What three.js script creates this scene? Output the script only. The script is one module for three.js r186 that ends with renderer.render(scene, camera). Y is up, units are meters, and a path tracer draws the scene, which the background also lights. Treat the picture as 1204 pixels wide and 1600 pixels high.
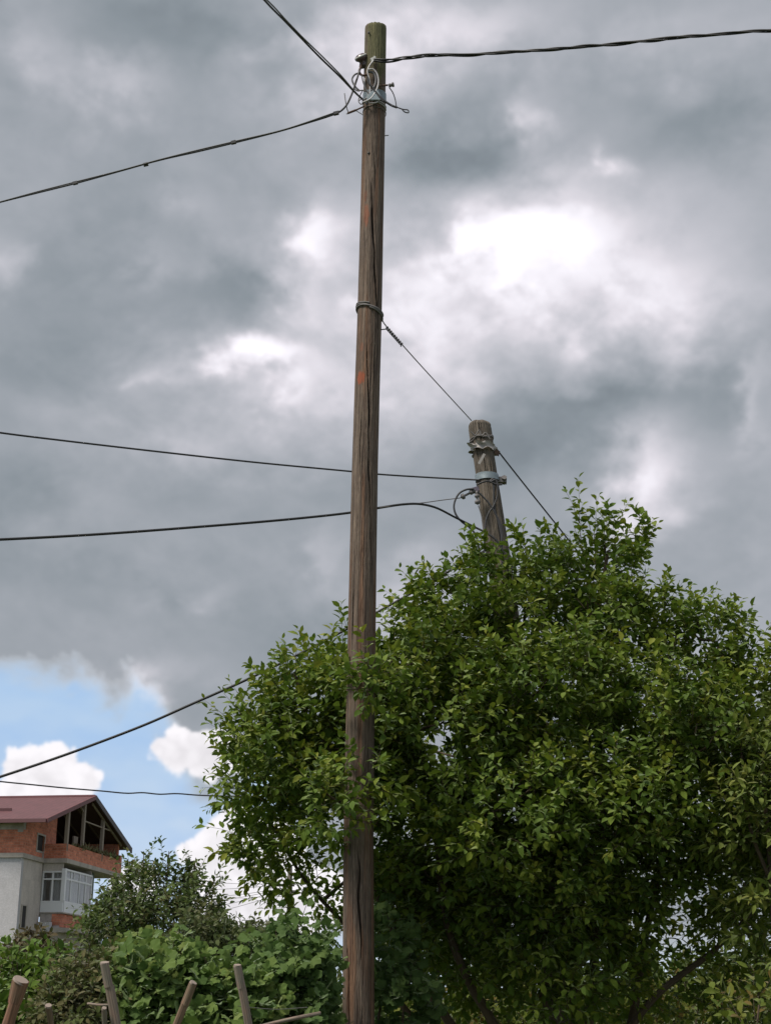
import * as THREE from 'three';
import { mergeGeometries } from 'three/addons/utils/BufferGeometryUtils.js';

// ------------------------------------------------------------------ camera
const scene = new THREE.Scene();
const EYE = 1.6, PITCH = 19 * Math.PI / 180, FOV = 40;
const camera = new THREE.PerspectiveCamera(FOV, 770 / 1024, 0.1, 3000);
camera.position.set(0, EYE, 0);
camera.rotation.set(PITCH, 0, 0);

// ------------------------------------------------------------------ noise
function rng(seed) {
  let a = seed >>> 0;
  return () => { a = (a + 0x6D2B79F5) | 0; let t = Math.imul(a ^ (a >>> 15), 1 | a); t = (t + Math.imul(t ^ (t >>> 7), 61 | t)) ^ t; return ((t ^ (t >>> 14)) >>> 0) / 4294967296; };
}
const HASH = new Float32Array(65536);
{ const r = rng(77); for (let i = 0; i < 65536; i++) HASH[i] = r() * 2 - 1; }
const hsh = (x, y, z) => HASH[(Math.imul(x, 374761393) ^ Math.imul(y, 668265263) ^ Math.imul(z, 2147483629) ^ (Math.imul(x + y * 57 + z * 131, 1274126177) >>> 15)) & 65535];
function noise3(x, y, z) {
  const X = Math.floor(x), Y = Math.floor(y), Z = Math.floor(z);
  let u = x - X, v = y - Y, w = z - Z;
  u = u * u * u * (u * (u * 6 - 15) + 10); v = v * v * v * (v * (v * 6 - 15) + 10); w = w * w * w * (w * (w * 6 - 15) + 10);
  const a = hsh(X, Y, Z), b = hsh(X + 1, Y, Z), c = hsh(X, Y + 1, Z), d = hsh(X + 1, Y + 1, Z);
  const e = hsh(X, Y, Z + 1), f = hsh(X + 1, Y, Z + 1), g = hsh(X, Y + 1, Z + 1), h = hsh(X + 1, Y + 1, Z + 1);
  const p = a + (b - a) * u, q = c + (d - c) * u, r = e + (f - e) * u, s = g + (h - g) * u;
  const m = p + (q - p) * v, n = r + (s - r) * v;
  return m + (n - m) * w;
}
function fbm(x, y, z, oct, gain = 0.5) {
  let a = 1, s = 0, t = 0;
  for (let i = 0; i < oct; i++) { s += a * noise3(x, y, z); t += a; a *= gain; const nx = 1.6 * x + 1.2 * y + 3.7; y = 1.6 * y - 1.2 * x + 1.3; x = nx; z = z * 2 + 5.1; }
  return s / t;
}
const clamp = (x, a = 0, b = 1) => x < a ? a : x > b ? b : x;
const lerp = (a, b, t) => a + (b - a) * t;
const smooth = (a, b, x) => { const t = clamp((x - a) / (b - a)); return t * t * (3 - 2 * t); };
const lin = (c) => c <= 0.04045 ? c / 12.92 : Math.pow((c + 0.055) / 1.055, 2.4);

// ------------------------------------------------------------------ sky: a broken grey cloud deck over a blue strip with cumulus, as bearings (azimuth, elevation, half widths in degrees)
const EXPOSURE = 2.75;
const DECK = [[7.6,29.6,2.5,1.0,0.29],[4.1,29.5,1.7,0.7,0.24],[6.3,28.0,0.9,1.0,0.2],[5.8,28.7,7.8,3.9,0.19],[-5.8,25.1,1.7,0.7,0.31],[-7.6,24.4,1.3,0.5,0.12],[-4.9,24.1,4.7,2.0,0.13],[-4.3,23.6,0.7,0.9,0.1],[-9.8,23.6,1.0,0.4,0.08],[-2.9,30.2,1.3,1.0,0.24],[2.8,38.3,3.4,1.3,0.17],[12.2,37.2,5.2,1.3,0.06],[-8.4,21.7,3.6,0.9,0.06],[3.4,26.7,3.9,1.4,0.05],[0.5,28.3,1.3,1.6,0.06],[-1.1,36.9,2.9,2.0,0.17],[-3.8,38.1,2.1,1.4,0.04],[6.6,34.8,1.1,0.8,0.14],[10.5,32.3,0.8,0.7,0.17],[8.3,31.8,1.6,1.3,0.06],[-13.0,34.8,2.2,1.1,0.11],[-17.0,36.1,1.6,1.6,0.08],[-9.2,31.4,1.0,1.0,0.05],[-16.9,28.1,0.9,0.9,0.12],[-10.4,28.7,0.6,0.7,0.05],[10.9,20.1,2.0,1.4,0.2],[11.1,18.7,1.6,1.3,0.12],[13.1,26.9,3.6,2.9,0.12],[9.4,27.0,3.1,1.6,0.05],[-7.6,15.9,1.3,0.6,0.07],[-2.0,17.3,0.9,1.2,0.07],[-3.6,27.9,1.3,1.0,0.09],[0.5,14.2,2.3,2.0,0.1],[2.4,16.3,1.8,1.4,0.07],[16.2,22.3,0.6,2.1,0.07],[15.1,15.9,1.3,2.1,0.03],[-11.0,12.0,4.2,0.6,0.05],[-9.6,11.6,1.0,0.5,0.1],[1.4,24.5,3.6,2.3,0.11],[-0.3,21.9,3.1,1.6,0.04],[-13.5,26.9,4.4,2.9,-0.08],[-6.7,27.8,2.5,1.3,-0.1],[-14.8,23.7,3.1,1.4,-0.06],[-11.1,37.1,3.9,1.7,-0.06],[3.6,33.2,2.5,1.3,-0.1],[1.5,33.3,1.3,1.3,-0.06],[15.1,33.3,3.1,1.8,-0.09],[8.4,22.9,5.0,0.9,-0.08],[5.2,21.4,3.1,1.2,-0.09],[1.0,17.4,1.6,1.6,-0.02],[-12.1,16.1,5.2,1.8,-0.05],[-3.5,13.8,2.9,1.6,-0.05],[-16.2,18.6,2.3,2.3,-0.05],[14.3,22.5,1.6,1.3,-0.05],[-1.2,28.0,0.3,0.3,-0.02],[-9.1,33.2,3.1,1.6,-0.02],[14.2,17.7,1.6,2.3,-0.02]];
const CUMULUS = [[-13.3,8.3,1.2,1.0],[-14.5,8.5,0.7,0.7],[-13.0,8.9,0.6,0.5],[-12.0,8.0,0.7,0.7],[-13.7,7.5,1.6,0.8],[-13.9,8.8,0.5,0.4],[-8.2,9.3,1.3,0.8],[-7.0,9.2,1.3,1.0],[-9.0,9.4,0.6,0.5],[-6.5,6.1,0.7,0.7],[-5.9,6.3,1.0,1.0],[-6.8,5.0,1.0,1.2],[-4.9,5.3,1.8,1.6],[-7.8,5.3,0.5,0.5],[-4.1,3.7,2.9,1.6],[-6.1,3.7,1.6,1.3],[-9.9,3.9,1.0,1.0]];
function makeSky() {
  const W = 4096, H = 2048, r = rng(4141);
  const GW = 1440, GH = 360, grid = new Float32Array(GW * (GH + 1));          // the deck's thin and thick places, on a quarter-degree grid
  const splat = (az, el, rx, ry, amp) => {
    const cx = Math.cos(el * Math.PI / 180), R = 2.6;
    for (let j = Math.max(0, Math.floor((el - R * ry) * 4)); j <= Math.min(GH, Math.ceil((el + R * ry) * 4)); j++) {
      const wide = Math.min(180, R * rx / Math.max(0.04, cx));
      for (let i = Math.floor((az - wide) * 4); i <= Math.ceil((az + wide) * 4); i++) {
        const dx = (i / 4 - az) * cx / rx, dy = (j / 4 - el) / ry, d = dx * dx + dy * dy;
        if (d < R * R) grid[j * GW + ((i + 7200) % GW)] += amp * Math.exp(-d * 1.1);
      }
    }
  };
  for (const [az, el, rx, ry, amp] of DECK) splat(az, el, rx, ry, amp);
  const cum = CUMULUS.map((c) => c.slice());
  for (let n = 0; n < 1700; n++) {                                             // the same mixture all the way round
    const el = Math.asin(0.17 + 0.83 * r()) * 180 / Math.PI, az = r() * 360 - 180, s = 0.6 + r() * r() * 5, flat = 0.35 + 0.5 * r(), kind = r(), t = r();
    if (Math.abs(az) < 19.5 + 2 * s && el < 40 + 1.5 * s) continue;
    splat(az, el, s, s * flat, kind < 0.08 ? 0.2 + 0.14 * t : kind < 0.5 ? 0.04 + 0.1 * t : -0.03 - 0.06 * t);
  }
  for (let n = 0; n < 70; n++) {
    const az = 24 + r() * 312, el = 4 + r() * 5, s = 0.5 + r();
    for (let k = 0; k < 5; k++) cum.push([(az + (r() - 0.5) * 4 * s + 180) % 360 - 180, el + (r() - 0.5) * s, s * (0.4 + r() * 0.8), s * (0.4 + r() * 0.5)]);
  }
  const puffs = Array.from({ length: 360 }, () => []);                         // cumulus by whole degree of azimuth
  for (const c of cum) for (let a = Math.floor(c[0] - c[2] * 1.5 - 1); a <= c[0] + c[2] * 1.5 + 1; a++) puffs[(a + 720) % 360].push(c);
  const data = new Float32Array(W * H * 4), D2 = Math.PI / 180;
  const ground = [lin(0.5) * 0.4 / EXPOSURE, lin(0.5) * 0.4 / EXPOSURE, lin(0.48) * 0.4 / EXPOSURE];
  for (let j = 0; j < H; j++) {
    const el = (j + 0.5) / H * 180 - 90;
    if (el < -0.5) { for (let i = 0; i < W; i++) { const o = (j * W + i) * 4; data[o] = ground[0]; data[o + 1] = ground[1]; data[o + 2] = ground[2]; data[o + 3] = 1; } continue; }
    const ce = Math.cos(el * D2), se = Math.sin(el * D2);
    for (let i = 0; i < W; i++) {
      let az = (i + 0.5) / W * 360 - 90; if (az > 180) az -= 360;
      const x = Math.sin(az * D2) * ce, z = -Math.cos(az * D2) * ce, y = se;
      // coarse and fine billows shift where the deck is looked up
      const w1 = fbm(x * 9, y * 14, z * 9, 3), w2 = fbm(x * 9 + 40, y * 14, z * 9 + 7, 3);
      const h1 = fbm(x * 30 + w1, y * 42, z * 30 + w2, 6, 0.58), h2 = fbm(x * 30 + 90, y * 42 + 13, z * 30, 6, 0.58);
      const la = (az + (w1 * 1.5 + h1 * 1.5) / Math.max(0.15, ce) + 360) * 4, le = clamp((el + w2 * 1.1 + h2 * 1.15) * 4, 0, GH - 0.001);
      const gi = Math.floor(la), gj = Math.floor(le), fa = la - gi, fe = le - gj;
      const at = (a, b) => grid[Math.min(GH, b) * GW + (a % GW)];
      const f = lerp(lerp(at(gi, gj), at(gi + 1, gj), fa), lerp(at(gi, gj + 1), at(gi + 1, gj + 1), fa), fe);
      const rag = 0.034 + 0.5 * clamp(f, 0, 0.24);
      const wide = fbm(x * 4 + 3, y * 9, z * 4, 3);
      let g = 0.66 + 1.12 * f + w1 * 0.035 + wide * 0.05 + (h1 + h2 * 0.6) * rag + 0.006 * fbm(x * 150, y * 190, z * 150, 2);
      if (g > 0.95) g = 0.95 + (g - 0.95) * 0.55;
      const t = clamp((g - 0.58) / 0.3);
      let R = g - lerp(0.034, 0.0, t), G = g - lerp(0.0, 0.014, t), B = g + lerp(0.03, 0.018, t);
      // lower edge of the deck, and the blue strip below it
      const edge = lerp(lerp(12.0, 8.4, smooth(-11, -6.6, az)), 1.5, smooth(-4.6, -2, az) * (1 - smooth(40, 75, Math.abs(az)))) + (Math.abs(az) > 30 ? 2.5 * noise3(x * 5, 3, z * 5) : 0) + w1 * 1.3 + h1 * 1.7 + h2 * 0.6;
      const deck = smooth(-1.0, 0.9, el - edge);
      if (deck < 1) {
        const rim = 0.13 * (1 - smooth(-0.4, 1.5, el - edge));
        R += rim; G += rim * 0.97; B += rim * 0.93;
        const up = clamp(el / 14);
        let r0 = lerp(0.82, 0.63, Math.pow(up, 0.7)), g0 = lerp(0.87, 0.765, Math.pow(up, 0.7)), b0 = lerp(0.94, 0.92, up);
        const veil = 0.05 * clamp(0.5 + fbm(x * 30, y * 60, z * 30, 3));
        r0 += veil; g0 += veil * 0.6;
        R = lerp(r0, R, deck); G = lerp(g0, G, deck); B = lerp(b0, B, deck);
      }
      if (el < 16) {
        let best = -9, low = 0;
        for (const c of puffs[(Math.floor(az) + 720) % 360]) { const dx = (az - c[0]) / c[2], dy = (el - c[1]) / c[3]; const k = (1 - Math.sqrt(dx * dx + dy * dy * (dy < 0 ? 0.75 : 1))) * Math.min(c[2], c[3]); if (k > best) { best = k; low = 0.5 + 0.5 * dy; } }
        if (best > -1.2) {
          const bump = Math.abs(fbm(x * 62, y * 62, z * 62, 5, 0.5)) * 0.8 - 0.14;
          const body = best + bump * 0.75 + h1 * 0.2, cover = smooth(-0.03, 0.08 + 0.3 * clamp(0.45 - low), body);
          const lit = clamp(0.985 - 0.13 * smooth(0.1, 1.1, body) * clamp(0.9 - low) + 0.22 * bump + w1 * 0.03, 0.8, 1.0);
          R = lerp(R, lit, cover); G = lerp(G, lit - 0.012, cover); B = lerp(B, lit + 0.004, cover);
        }
      }
      const o = (j * W + i) * 4;
      data[o] = lin(Math.max(0, R)) / EXPOSURE; data[o + 1] = lin(Math.max(0, G)) / EXPOSURE; data[o + 2] = lin(Math.max(0, B)) / EXPOSURE; data[o + 3] = 1;
    }
  }
  const t = new THREE.DataTexture(data, W, H, THREE.RGBAFormat, THREE.FloatType);
  t.mapping = THREE.EquirectangularReflectionMapping; t.magFilter = THREE.LinearFilter; t.minFilter = THREE.LinearFilter; t.needsUpdate = true;
  return t;
}
const skyTexture = makeSky();
scene.background = skyTexture;
scene.environment = skyTexture;

// ------------------------------------------------------------------ sun behind the clouds: high, to the left, very soft
const sun = new THREE.DirectionalLight(new THREE.Color(1.0, 0.93, 0.82), 1.5);
{
  const az = -125 * Math.PI / 180, el = 58 * Math.PI / 180;
  sun.position.set(Math.sin(az) * Math.cos(el) * 60, Math.sin(el) * 60, -12 - Math.cos(az) * Math.cos(el) * 60);
  sun.target.position.set(0, 2, -12); scene.add(sun, sun.target);
  sun.castShadow = true; sun.shadow.radius = 28; sun.shadow.mapSize.set(2048, 2048);
  const c = sun.shadow.camera; c.left = -25; c.right = 25; c.top = 25; c.bottom = -25; c.near = 1; c.far = 160;
}
const renderer = new THREE.WebGLRenderer({ antialias: true });
renderer.toneMapping = THREE.LinearToneMapping;
renderer.toneMappingExposure = EXPOSURE;
renderer.shadowMap.enabled = true;
renderer.setSize(770, 1024);

// ------------------------------------------------------------------ helpers
const V = (x, y, z) => new THREE.Vector3(x, y, z);
const FPX = 800 / Math.tan(FOV * Math.PI / 360);
// a bearing read off the photograph (its pixels) and a distance ahead in metres -> a point of the place
function place(px, py, ahead) {
  const u = (px - 602) / FPX, v = (800 - py) / FPX;
  const fw = Math.cos(PITCH) - v * Math.sin(PITCH), up = Math.sin(PITCH) + v * Math.cos(PITCH), s = ahead / fw;
  return V(u * s, EYE + up * s, -ahead);
}
const taken = new Map();
function numbered(name) { const n = taken.get(name) ?? 0; taken.set(name, n + 1); return n ? name + '_' + String(n).padStart(3, '0') : name; }
function thing(name, label, category, base, group) {
  const o = new THREE.Group(); o.name = numbered(name); o.position.copy(base); o.userData = { label, category };
  if (group) o.userData.group = group;
  scene.add(o); return o;
}
const rootOf = (o) => { while (o.parent && o.parent !== scene) o = o.parent; return o; };
// geometry in world coordinates becomes a part of a thing
function part(name, geo, material, parent, label) {
  const g = Array.isArray(geo) ? mergeGeometries(geo.map((x) => x.index ? x.toNonIndexed() : x)) : geo;
  const p = rootOf(parent).position; g.translate(-p.x, -p.y, -p.z);
  const m = new THREE.Mesh(g, material); m.name = name; parent.add(m);
  if (label) m.userData.label = label;
  return m;
}
function single(name, geo, material, label, category, group) {
  const g = Array.isArray(geo) ? mergeGeometries(geo.map((x) => x.index ? x.toNonIndexed() : x)) : geo;
  const m = new THREE.Mesh(g, material); m.name = numbered(name); m.userData = { label, category }; if (group) m.userData.group = group;
  scene.add(m); return m;
}
const structure = (name, geo, material) => { const m = new THREE.Mesh(geo, material); m.name = name; m.userData = { kind: 'structure' }; scene.add(m); return m; };
const mat = (r, g, b, rough = 0.85, extra = {}) => new THREE.MeshStandardMaterial({ color: new THREE.Color().setRGB(r, g, b), roughness: rough, ...extra });
function tube(points, radius, seg = 60, round = 6) { return new THREE.TubeGeometry(new THREE.CatmullRomCurve3(points, false, 'centripetal'), seg, radius, round, false); }
function rod(a, b, ra, rb = ra, round = 8) {
  const d = b.clone().sub(a), g = new THREE.CylinderGeometry(rb, ra, d.length(), round);
  g.translate(0, d.length() / 2, 0); g.applyQuaternion(new THREE.Quaternion().setFromUnitVectors(V(0, 1, 0), d.normalize())); g.translate(a.x, a.y, a.z); return g;
}
// a limb that tapers and wanders: rings along a curve
function limb(points, r0, r1, seg, round, seed, rough = 0.12) {
  const c = new THREE.CatmullRomCurve3(points, false, 'centripetal'), fr = c.computeFrenetFrames(seg, false), pos = [], uv = [], idx = [], len = c.getLength();
  for (let i = 0; i <= seg; i++) {
    const t = i / seg, p = c.getPointAt(t), r = lerp(r0, r1, Math.pow(t, 0.8));
    for (let k = 0; k <= round; k++) {
      const a = k / round * Math.PI * 2, w = r * (1 + rough * noise3(Math.cos(a) * 1.6 + seed, t * len * 3, Math.sin(a) * 1.6 + seed * 3));
      pos.push(p.x + (fr.normals[i].x * Math.cos(a) + fr.binormals[i].x * Math.sin(a)) * w, p.y + (fr.normals[i].y * Math.cos(a) + fr.binormals[i].y * Math.sin(a)) * w, p.z + (fr.normals[i].z * Math.cos(a) + fr.binormals[i].z * Math.sin(a)) * w);
      uv.push(k / round, t * len);
      if (i < seg && k < round) { const o = i * (round + 1) + k; idx.push(o, o + 1, o + round + 1, o + 1, o + round + 2, o + round + 1); }
    }
  }
  const g = new THREE.BufferGeometry(); g.setAttribute('position', new THREE.Float32BufferAttribute(pos, 3)); g.setAttribute('uv', new THREE.Float32BufferAttribute(uv, 2)); g.setIndex(idx); g.computeVertexNormals(); return g;
}
function dataTexture(w, h, fn, srgb) {
  const d = new Uint8Array(w * h * 4);
  for (let j = 0; j < h; j++) for (let i = 0; i < w; i++) { const c = fn(i / w, j / h, i, j), o = (j * w + i) * 4; d[o] = clamp(c[0]) * 255; d[o + 1] = clamp(c[1]) * 255; d[o + 2] = clamp(c[2]) * 255; d[o + 3] = 255; }
  const t = new THREE.DataTexture(d, w, h); t.magFilter = THREE.LinearFilter; t.minFilter = THREE.LinearFilter; t.wrapS = t.wrapT = THREE.RepeatWrapping; t.needsUpdate = true;
  if (srgb) t.colorSpace = THREE.SRGBColorSpace;
  return t;
}

// ------------------------------------------------------------------ ground
{
  const g = new THREE.PlaneGeometry(1600, 1600, 160, 160); g.rotateX(-Math.PI / 2);
  const p = g.attributes.position, c = [];
  for (let i = 0; i < p.count; i++) {
    const x = p.getX(i), z = p.getZ(i), n = fbm(x * 0.02, 1, z * 0.02, 4);
    p.setY(i, Math.hypot(x, z) > 30 ? n * 0.5 : 0);
    c.push(0.07 + 0.03 * n, 0.085 + 0.03 * n, 0.03 + 0.015 * n);
  }
  g.setAttribute('color', new THREE.Float32BufferAttribute(c, 3)); g.computeVertexNormals();
  structure('ground', g, new THREE.MeshStandardMaterial({ vertexColors: true, roughness: 1 }));
}

// ------------------------------------------------------------------ materials of the line
const M = {
  black: mat(0.018, 0.018, 0.02, 0.55), cable: mat(0.035, 0.035, 0.04, 0.6), greyCable: mat(0.12, 0.12, 0.13, 0.6),
  steel: mat(0.30, 0.31, 0.32, 0.5, { metalness: 0.6 }), zinc: mat(0.24, 0.29, 0.32, 0.55, { metalness: 0.35 }), rust: mat(0.10, 0.06, 0.045, 0.9), dull: mat(0.16, 0.15, 0.15, 0.7, { metalness: 0.2 }),
  porcelain: mat(0.10, 0.07, 0.075, 0.25), white: mat(0.55, 0.55, 0.53, 0.35), paleWire: mat(0.42, 0.41, 0.42, 0.5, { metalness: 0.3 }),
};

// ------------------------------------------------------------------ the tall pole
const POLE_AHEAD = 11.7;
const axisPx = [[1840, 560], [1600, 559.7], [1300, 560], [960, 565.5], [740, 569.8], [500, 577], [200, 584], [42, 587]];   // where its middle runs
const poleAxis = axisPx.map(([y, x]) => place(x, y, POLE_AHEAD)); poleAxis[0].y = 0; poleAxis[0].x = poleAxis[1].x;
const poleTop = poleAxis[poleAxis.length - 1].y;
const axisAt = (y) => { let k = 0; while (k < poleAxis.length - 2 && poleAxis[k + 1].y < y) k++; const a = poleAxis[k], b = poleAxis[k + 1], t = clamp((y - a.y) / (b.y - a.y), -1, 2); return V(lerp(a.x, b.x, t), y, -POLE_AHEAD); };
const poleR = (y) => lerp(0.1235, 0.106, clamp((y - 2) / (poleTop - 2)));
const yOf = (py) => place(575, py, POLE_AHEAD).y;
// drying cracks: [height, angle from the front in radians] along each, width and depth in metres
const crackOf = (pts, width, depth) => ({ pts: pts.map(([x, py]) => { const y = yOf(py), a = axisAt(y), s = place(x, py, POLE_AHEAD).x; return [y, Math.asin(clamp((s - a.x) / poleR(y), -0.97, 0.97))]; }).sort((p, q) => p[0] - q[0]), width, depth });
const CRACKS = [
  crackOf([[579, 296], [582, 337], [584, 384], [585.5, 422], [586, 450], [589, 485], [590, 520]], 0.017, 0.05),
  crackOf([[583.5, 240], [586.5, 280], [587.5, 312]], 0.009, 0.02),
  crackOf([[574, 545], [576, 640], [576.5, 693], [577, 740], [577.5, 790], [579.5, 850], [580, 900]], 0.011, 0.04),
  crackOf([[587, 500], [584.5, 600], [583, 660]], 0.008, 0.02),
  crackOf([[559, 1330], [563, 1360], [560.5, 1400], [562, 1440], [565, 1470], [564, 1500]], 0.022, 0.05),
  crackOf([[541, 1470], [545, 1520], [544, 1560], [546, 1640]], 0.016, 0.03),
  crackOf([[566, 1560], [565, 1640]], 0.010, 0.02), crackOf([[553, 900], [551, 960], [552, 1020]], 0.008, 0.02),
  crackOf([[571, 210], [573, 262]], 0.006, 0.012), crackOf([[566, 640], [563, 700], [562, 760]], 0.006, 0.015),
];
function crackDepth(y, a, r) {
  let d = 0;
  for (const c of CRACKS) {
    const p = c.pts; if (y < p[0][0] || y > p[p.length - 1][0]) continue;
    let k = 0; while (k < p.length - 2 && p[k + 1][0] < y) k++;
    const t = (y - p[k][0]) / (p[k + 1][0] - p[k][0]), ca = lerp(p[k][1], p[k + 1][1], t) + 0.05 * noise3(y * 6, c.width * 900, 2);
    const end = Math.min(1, (y - p[0][0]) / 0.25, (p[p.length - 1][0] - y) / 0.25);
    const off = Math.abs(a - ca) * r / (c.width * 0.5 * (0.25 + 0.75 * end) * (1 + 0.5 * noise3(y * 9, 5, c.depth * 99)));
    if (off < 1) d = Math.max(d, c.depth * (0.3 + 0.7 * end) * (1 - off * off));
  }
  return d;
}
function woodPole(seed, base, top, radiusAt, axis, around, along, deep, dome) {
  const pos = [], uv = [], idx = [], h = top - base, slant = dome > 0.05 ? 0 : 0.022;
  for (let i = 0; i <= along + 8; i++) {
    const cap = Math.max(0, i - along), y0 = base + h * Math.min(1, i / along), r0 = radiusAt(y0), k = cap / 8;
    const c = axis(y0);
    for (let j = 0; j <= around; j++) {
      const a = (j / around - 0.5) * Math.PI * 2, n = fbm(Math.sin(a) * 3 + seed, y0 * 0.5, Math.cos(a) * 3, 3), fine = fbm(Math.sin(a) * 14 + seed, y0 * 0.9, Math.cos(a) * 14, 2);
      let r = r0 * (1 + 0.03 * n) + 0.0025 * fine - deep(y0, a, r0);
      if (i === along) r -= 0.003;
      if (cap) r *= dome > 0.05 ? Math.max(0, 1 - k * k * 0.9 - 0.1 * (k === 1)) : (1 - k) * 0.985;
      const yy = y0 + (cap ? dome * Math.sin(k * Math.PI / 2) + 0.006 * n : 0) + (i === along ? 0.006 * fine : 0) - slant * Math.cos(a) * smooth(top - 0.3, top, y0) * (cap ? 1 - k : 1);
      const p = cap ? c : axis(yy);
      pos.push(p.x + Math.sin(a) * r, yy, p.z + Math.cos(a) * r); uv.push(j / around, cap ? 0.995 : (yy - base) / h * 0.99);
      if (i < along + 8 && j < around) { const o = i * (around + 1) + j; idx.push(o, o + 1, o + around + 1, o + 1, o + around + 2, o + around + 1); }
    }
  }
  const g = new THREE.BufferGeometry(); g.setAttribute('position', new THREE.Float32BufferAttribute(pos, 3)); g.setAttribute('uv', new THREE.Float32BufferAttribute(uv, 2)); g.setIndex(idx); g.computeVertexNormals(); return g;
}
// the bark-free wood of one whole pole, unrolled: grain, streaks of creosote, algae near the top, two orange paint daubs
function poleWood(seed, len, circ, opt) {
  const W = 256, Hh = 2048, tall = new Float32Array(W * Hh);
  const col = dataTexture(W, Hh, (u, v, i, j) => {
    const y = v * len, a = (u - 0.5) * 2 * Math.PI, X = Math.sin(a), Z = Math.cos(a);
    const grain = fbm(X * 26 + seed, y * 1.5, Z * 26, 4, 0.6), streak = fbm(X * 7 + seed, y * 0.35, Z * 7 + 3, 3), patch = fbm(X * 2 + 9, y * 1.1 + seed, Z * 2, 4), speck = noise3(X * 38, y * 26, Z * 38 + seed);
    const check = Math.pow(clamp(1 - Math.abs(fbm(X * 17 + 31, y * 0.42 + seed, Z * 17, 2)) * 9), 2);
    const scale = fbm(X * 20 + seed, y * 8, Z * 20 + 5, 4, 0.6), blot = fbm(X * 4 + 17, y * 2.6 + seed, Z * 4, 4);
    let k = 0.5 + 0.34 * grain + 0.24 * streak + 0.42 * scale + 0.14 * speck + 0.22 * blot - 0.42 * check; tall[j * W + i] = clamp(0.55 + 0.32 * grain + 0.3 * scale - 0.5 * check + 0.12 * speck);
    k = clamp(k, 0, 1.2);
    let c = [lerp(opt.dark[0], opt.pale[0], k), lerp(opt.dark[1], opt.pale[1], k), lerp(opt.dark[2], opt.pale[2], k)];
    const warm = smooth(0.02, 0.45, patch + 0.25 * grain); c = [lerp(c[0], c[0] * opt.warm[0], warm), lerp(c[1], c[1] * opt.warm[1], warm), lerp(c[2], c[2] * opt.warm[2], warm)];
    if (opt.algae) { const m = smooth(0.25, 0.62, opt.algae(y, a) + 0.5 * patch + 0.3 * grain) * 0.8; c = [lerp(c[0], 0.29 + 0.16 * k, m), lerp(c[1], 0.295 + 0.165 * k, m), lerp(c[2], 0.185 + 0.13 * k, m)]; }
    for (const [py, pa, hy, ha, str] of opt.paint || []) {
      const d = 1 - Math.hypot((y - py) / hy, (a - pa) / ha) + 0.45 * fbm(X * 30, y * 18, Z * 30, 3), m = str * smooth(0.05, 0.3, d) * (0.75 + 0.25 * grain); c = [lerp(c[0], 0.62, m), lerp(c[1], 0.31, m), lerp(c[2], 0.2, m)];
    }
    return c;
  }, true);
  const bump = dataTexture(W, Hh, (u, v, i, j) => { const t = tall[j * W + i]; return [t, t, t]; });
  return new THREE.MeshStandardMaterial({ map: col, bumpMap: bump, bumpScale: 0.012, roughness: 0.92 });
}
const paintAt = (x, py) => { const y = yOf(py), a = axisAt(y); return [y, Math.asin((place(x, py, POLE_AHEAD).x - a.x) / poleR(y))]; };
const tallWood = poleWood(3, poleTop / 0.99, 0.74, {
  dark: [0.24, 0.195, 0.17], pale: [0.54, 0.48, 0.425], warm: [1.06, 0.93, 0.84],
  algae: (y, a) => 1.0 * smooth(yOf(190), yOf(60), y) * (0.55 + 0.5 * smooth(-0.9, 0.5, a)) - 0.05,
  paint: [[...paintAt(563, 597), 0.075, 0.42, 1], [...paintAt(572, 345), 0.15, 0.3, 0.6], [...paintAt(571, 315), 0.07, 0.2, 0.35], [...paintAt(565, 550), 0.05, 0.2, 0.3]],
});
const pole = thing('utility_pole', 'tall brown wooden utility pole with mossy top and orange paint daub, before the tree', 'utility pole', V(poleAxis[0].x, 0, -POLE_AHEAD));
part('shaft', woodPole(3, 0, poleTop, poleR, axisAt, 200, 460, crackDepth, 0.004), tallWood, pole);
const F = POLE_AHEAD - 0.125;                                                   // just in front of the wood
const pts = (list, ahead = F) => list.map(([x, y, d]) => place(x, y, d ?? ahead));
function hoop(py, r, tilt, wire, turns, seed, slope = 0) {                       // wire wound round the pole
  const list = [], y = yOf(py);
  for (let i = 0; i <= turns * 28; i++) { const a = i / 28 * Math.PI * 2, yy = y + i / (28 * turns) * 0.035 * turns * 0.5 + 0.012 * noise3(i * 0.12, seed, 3) + Math.cos(a) * tilt + Math.sin(a) * slope, c = axisAt(yy), rr = poleR(yy) + r + 0.004 * noise3(i * 0.2, seed, 9); list.push(V(c.x + Math.sin(a) * rr, yy, c.z + Math.cos(a) * rr)); }
  return tube(list, wire, turns * 56, 5);
}
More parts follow.
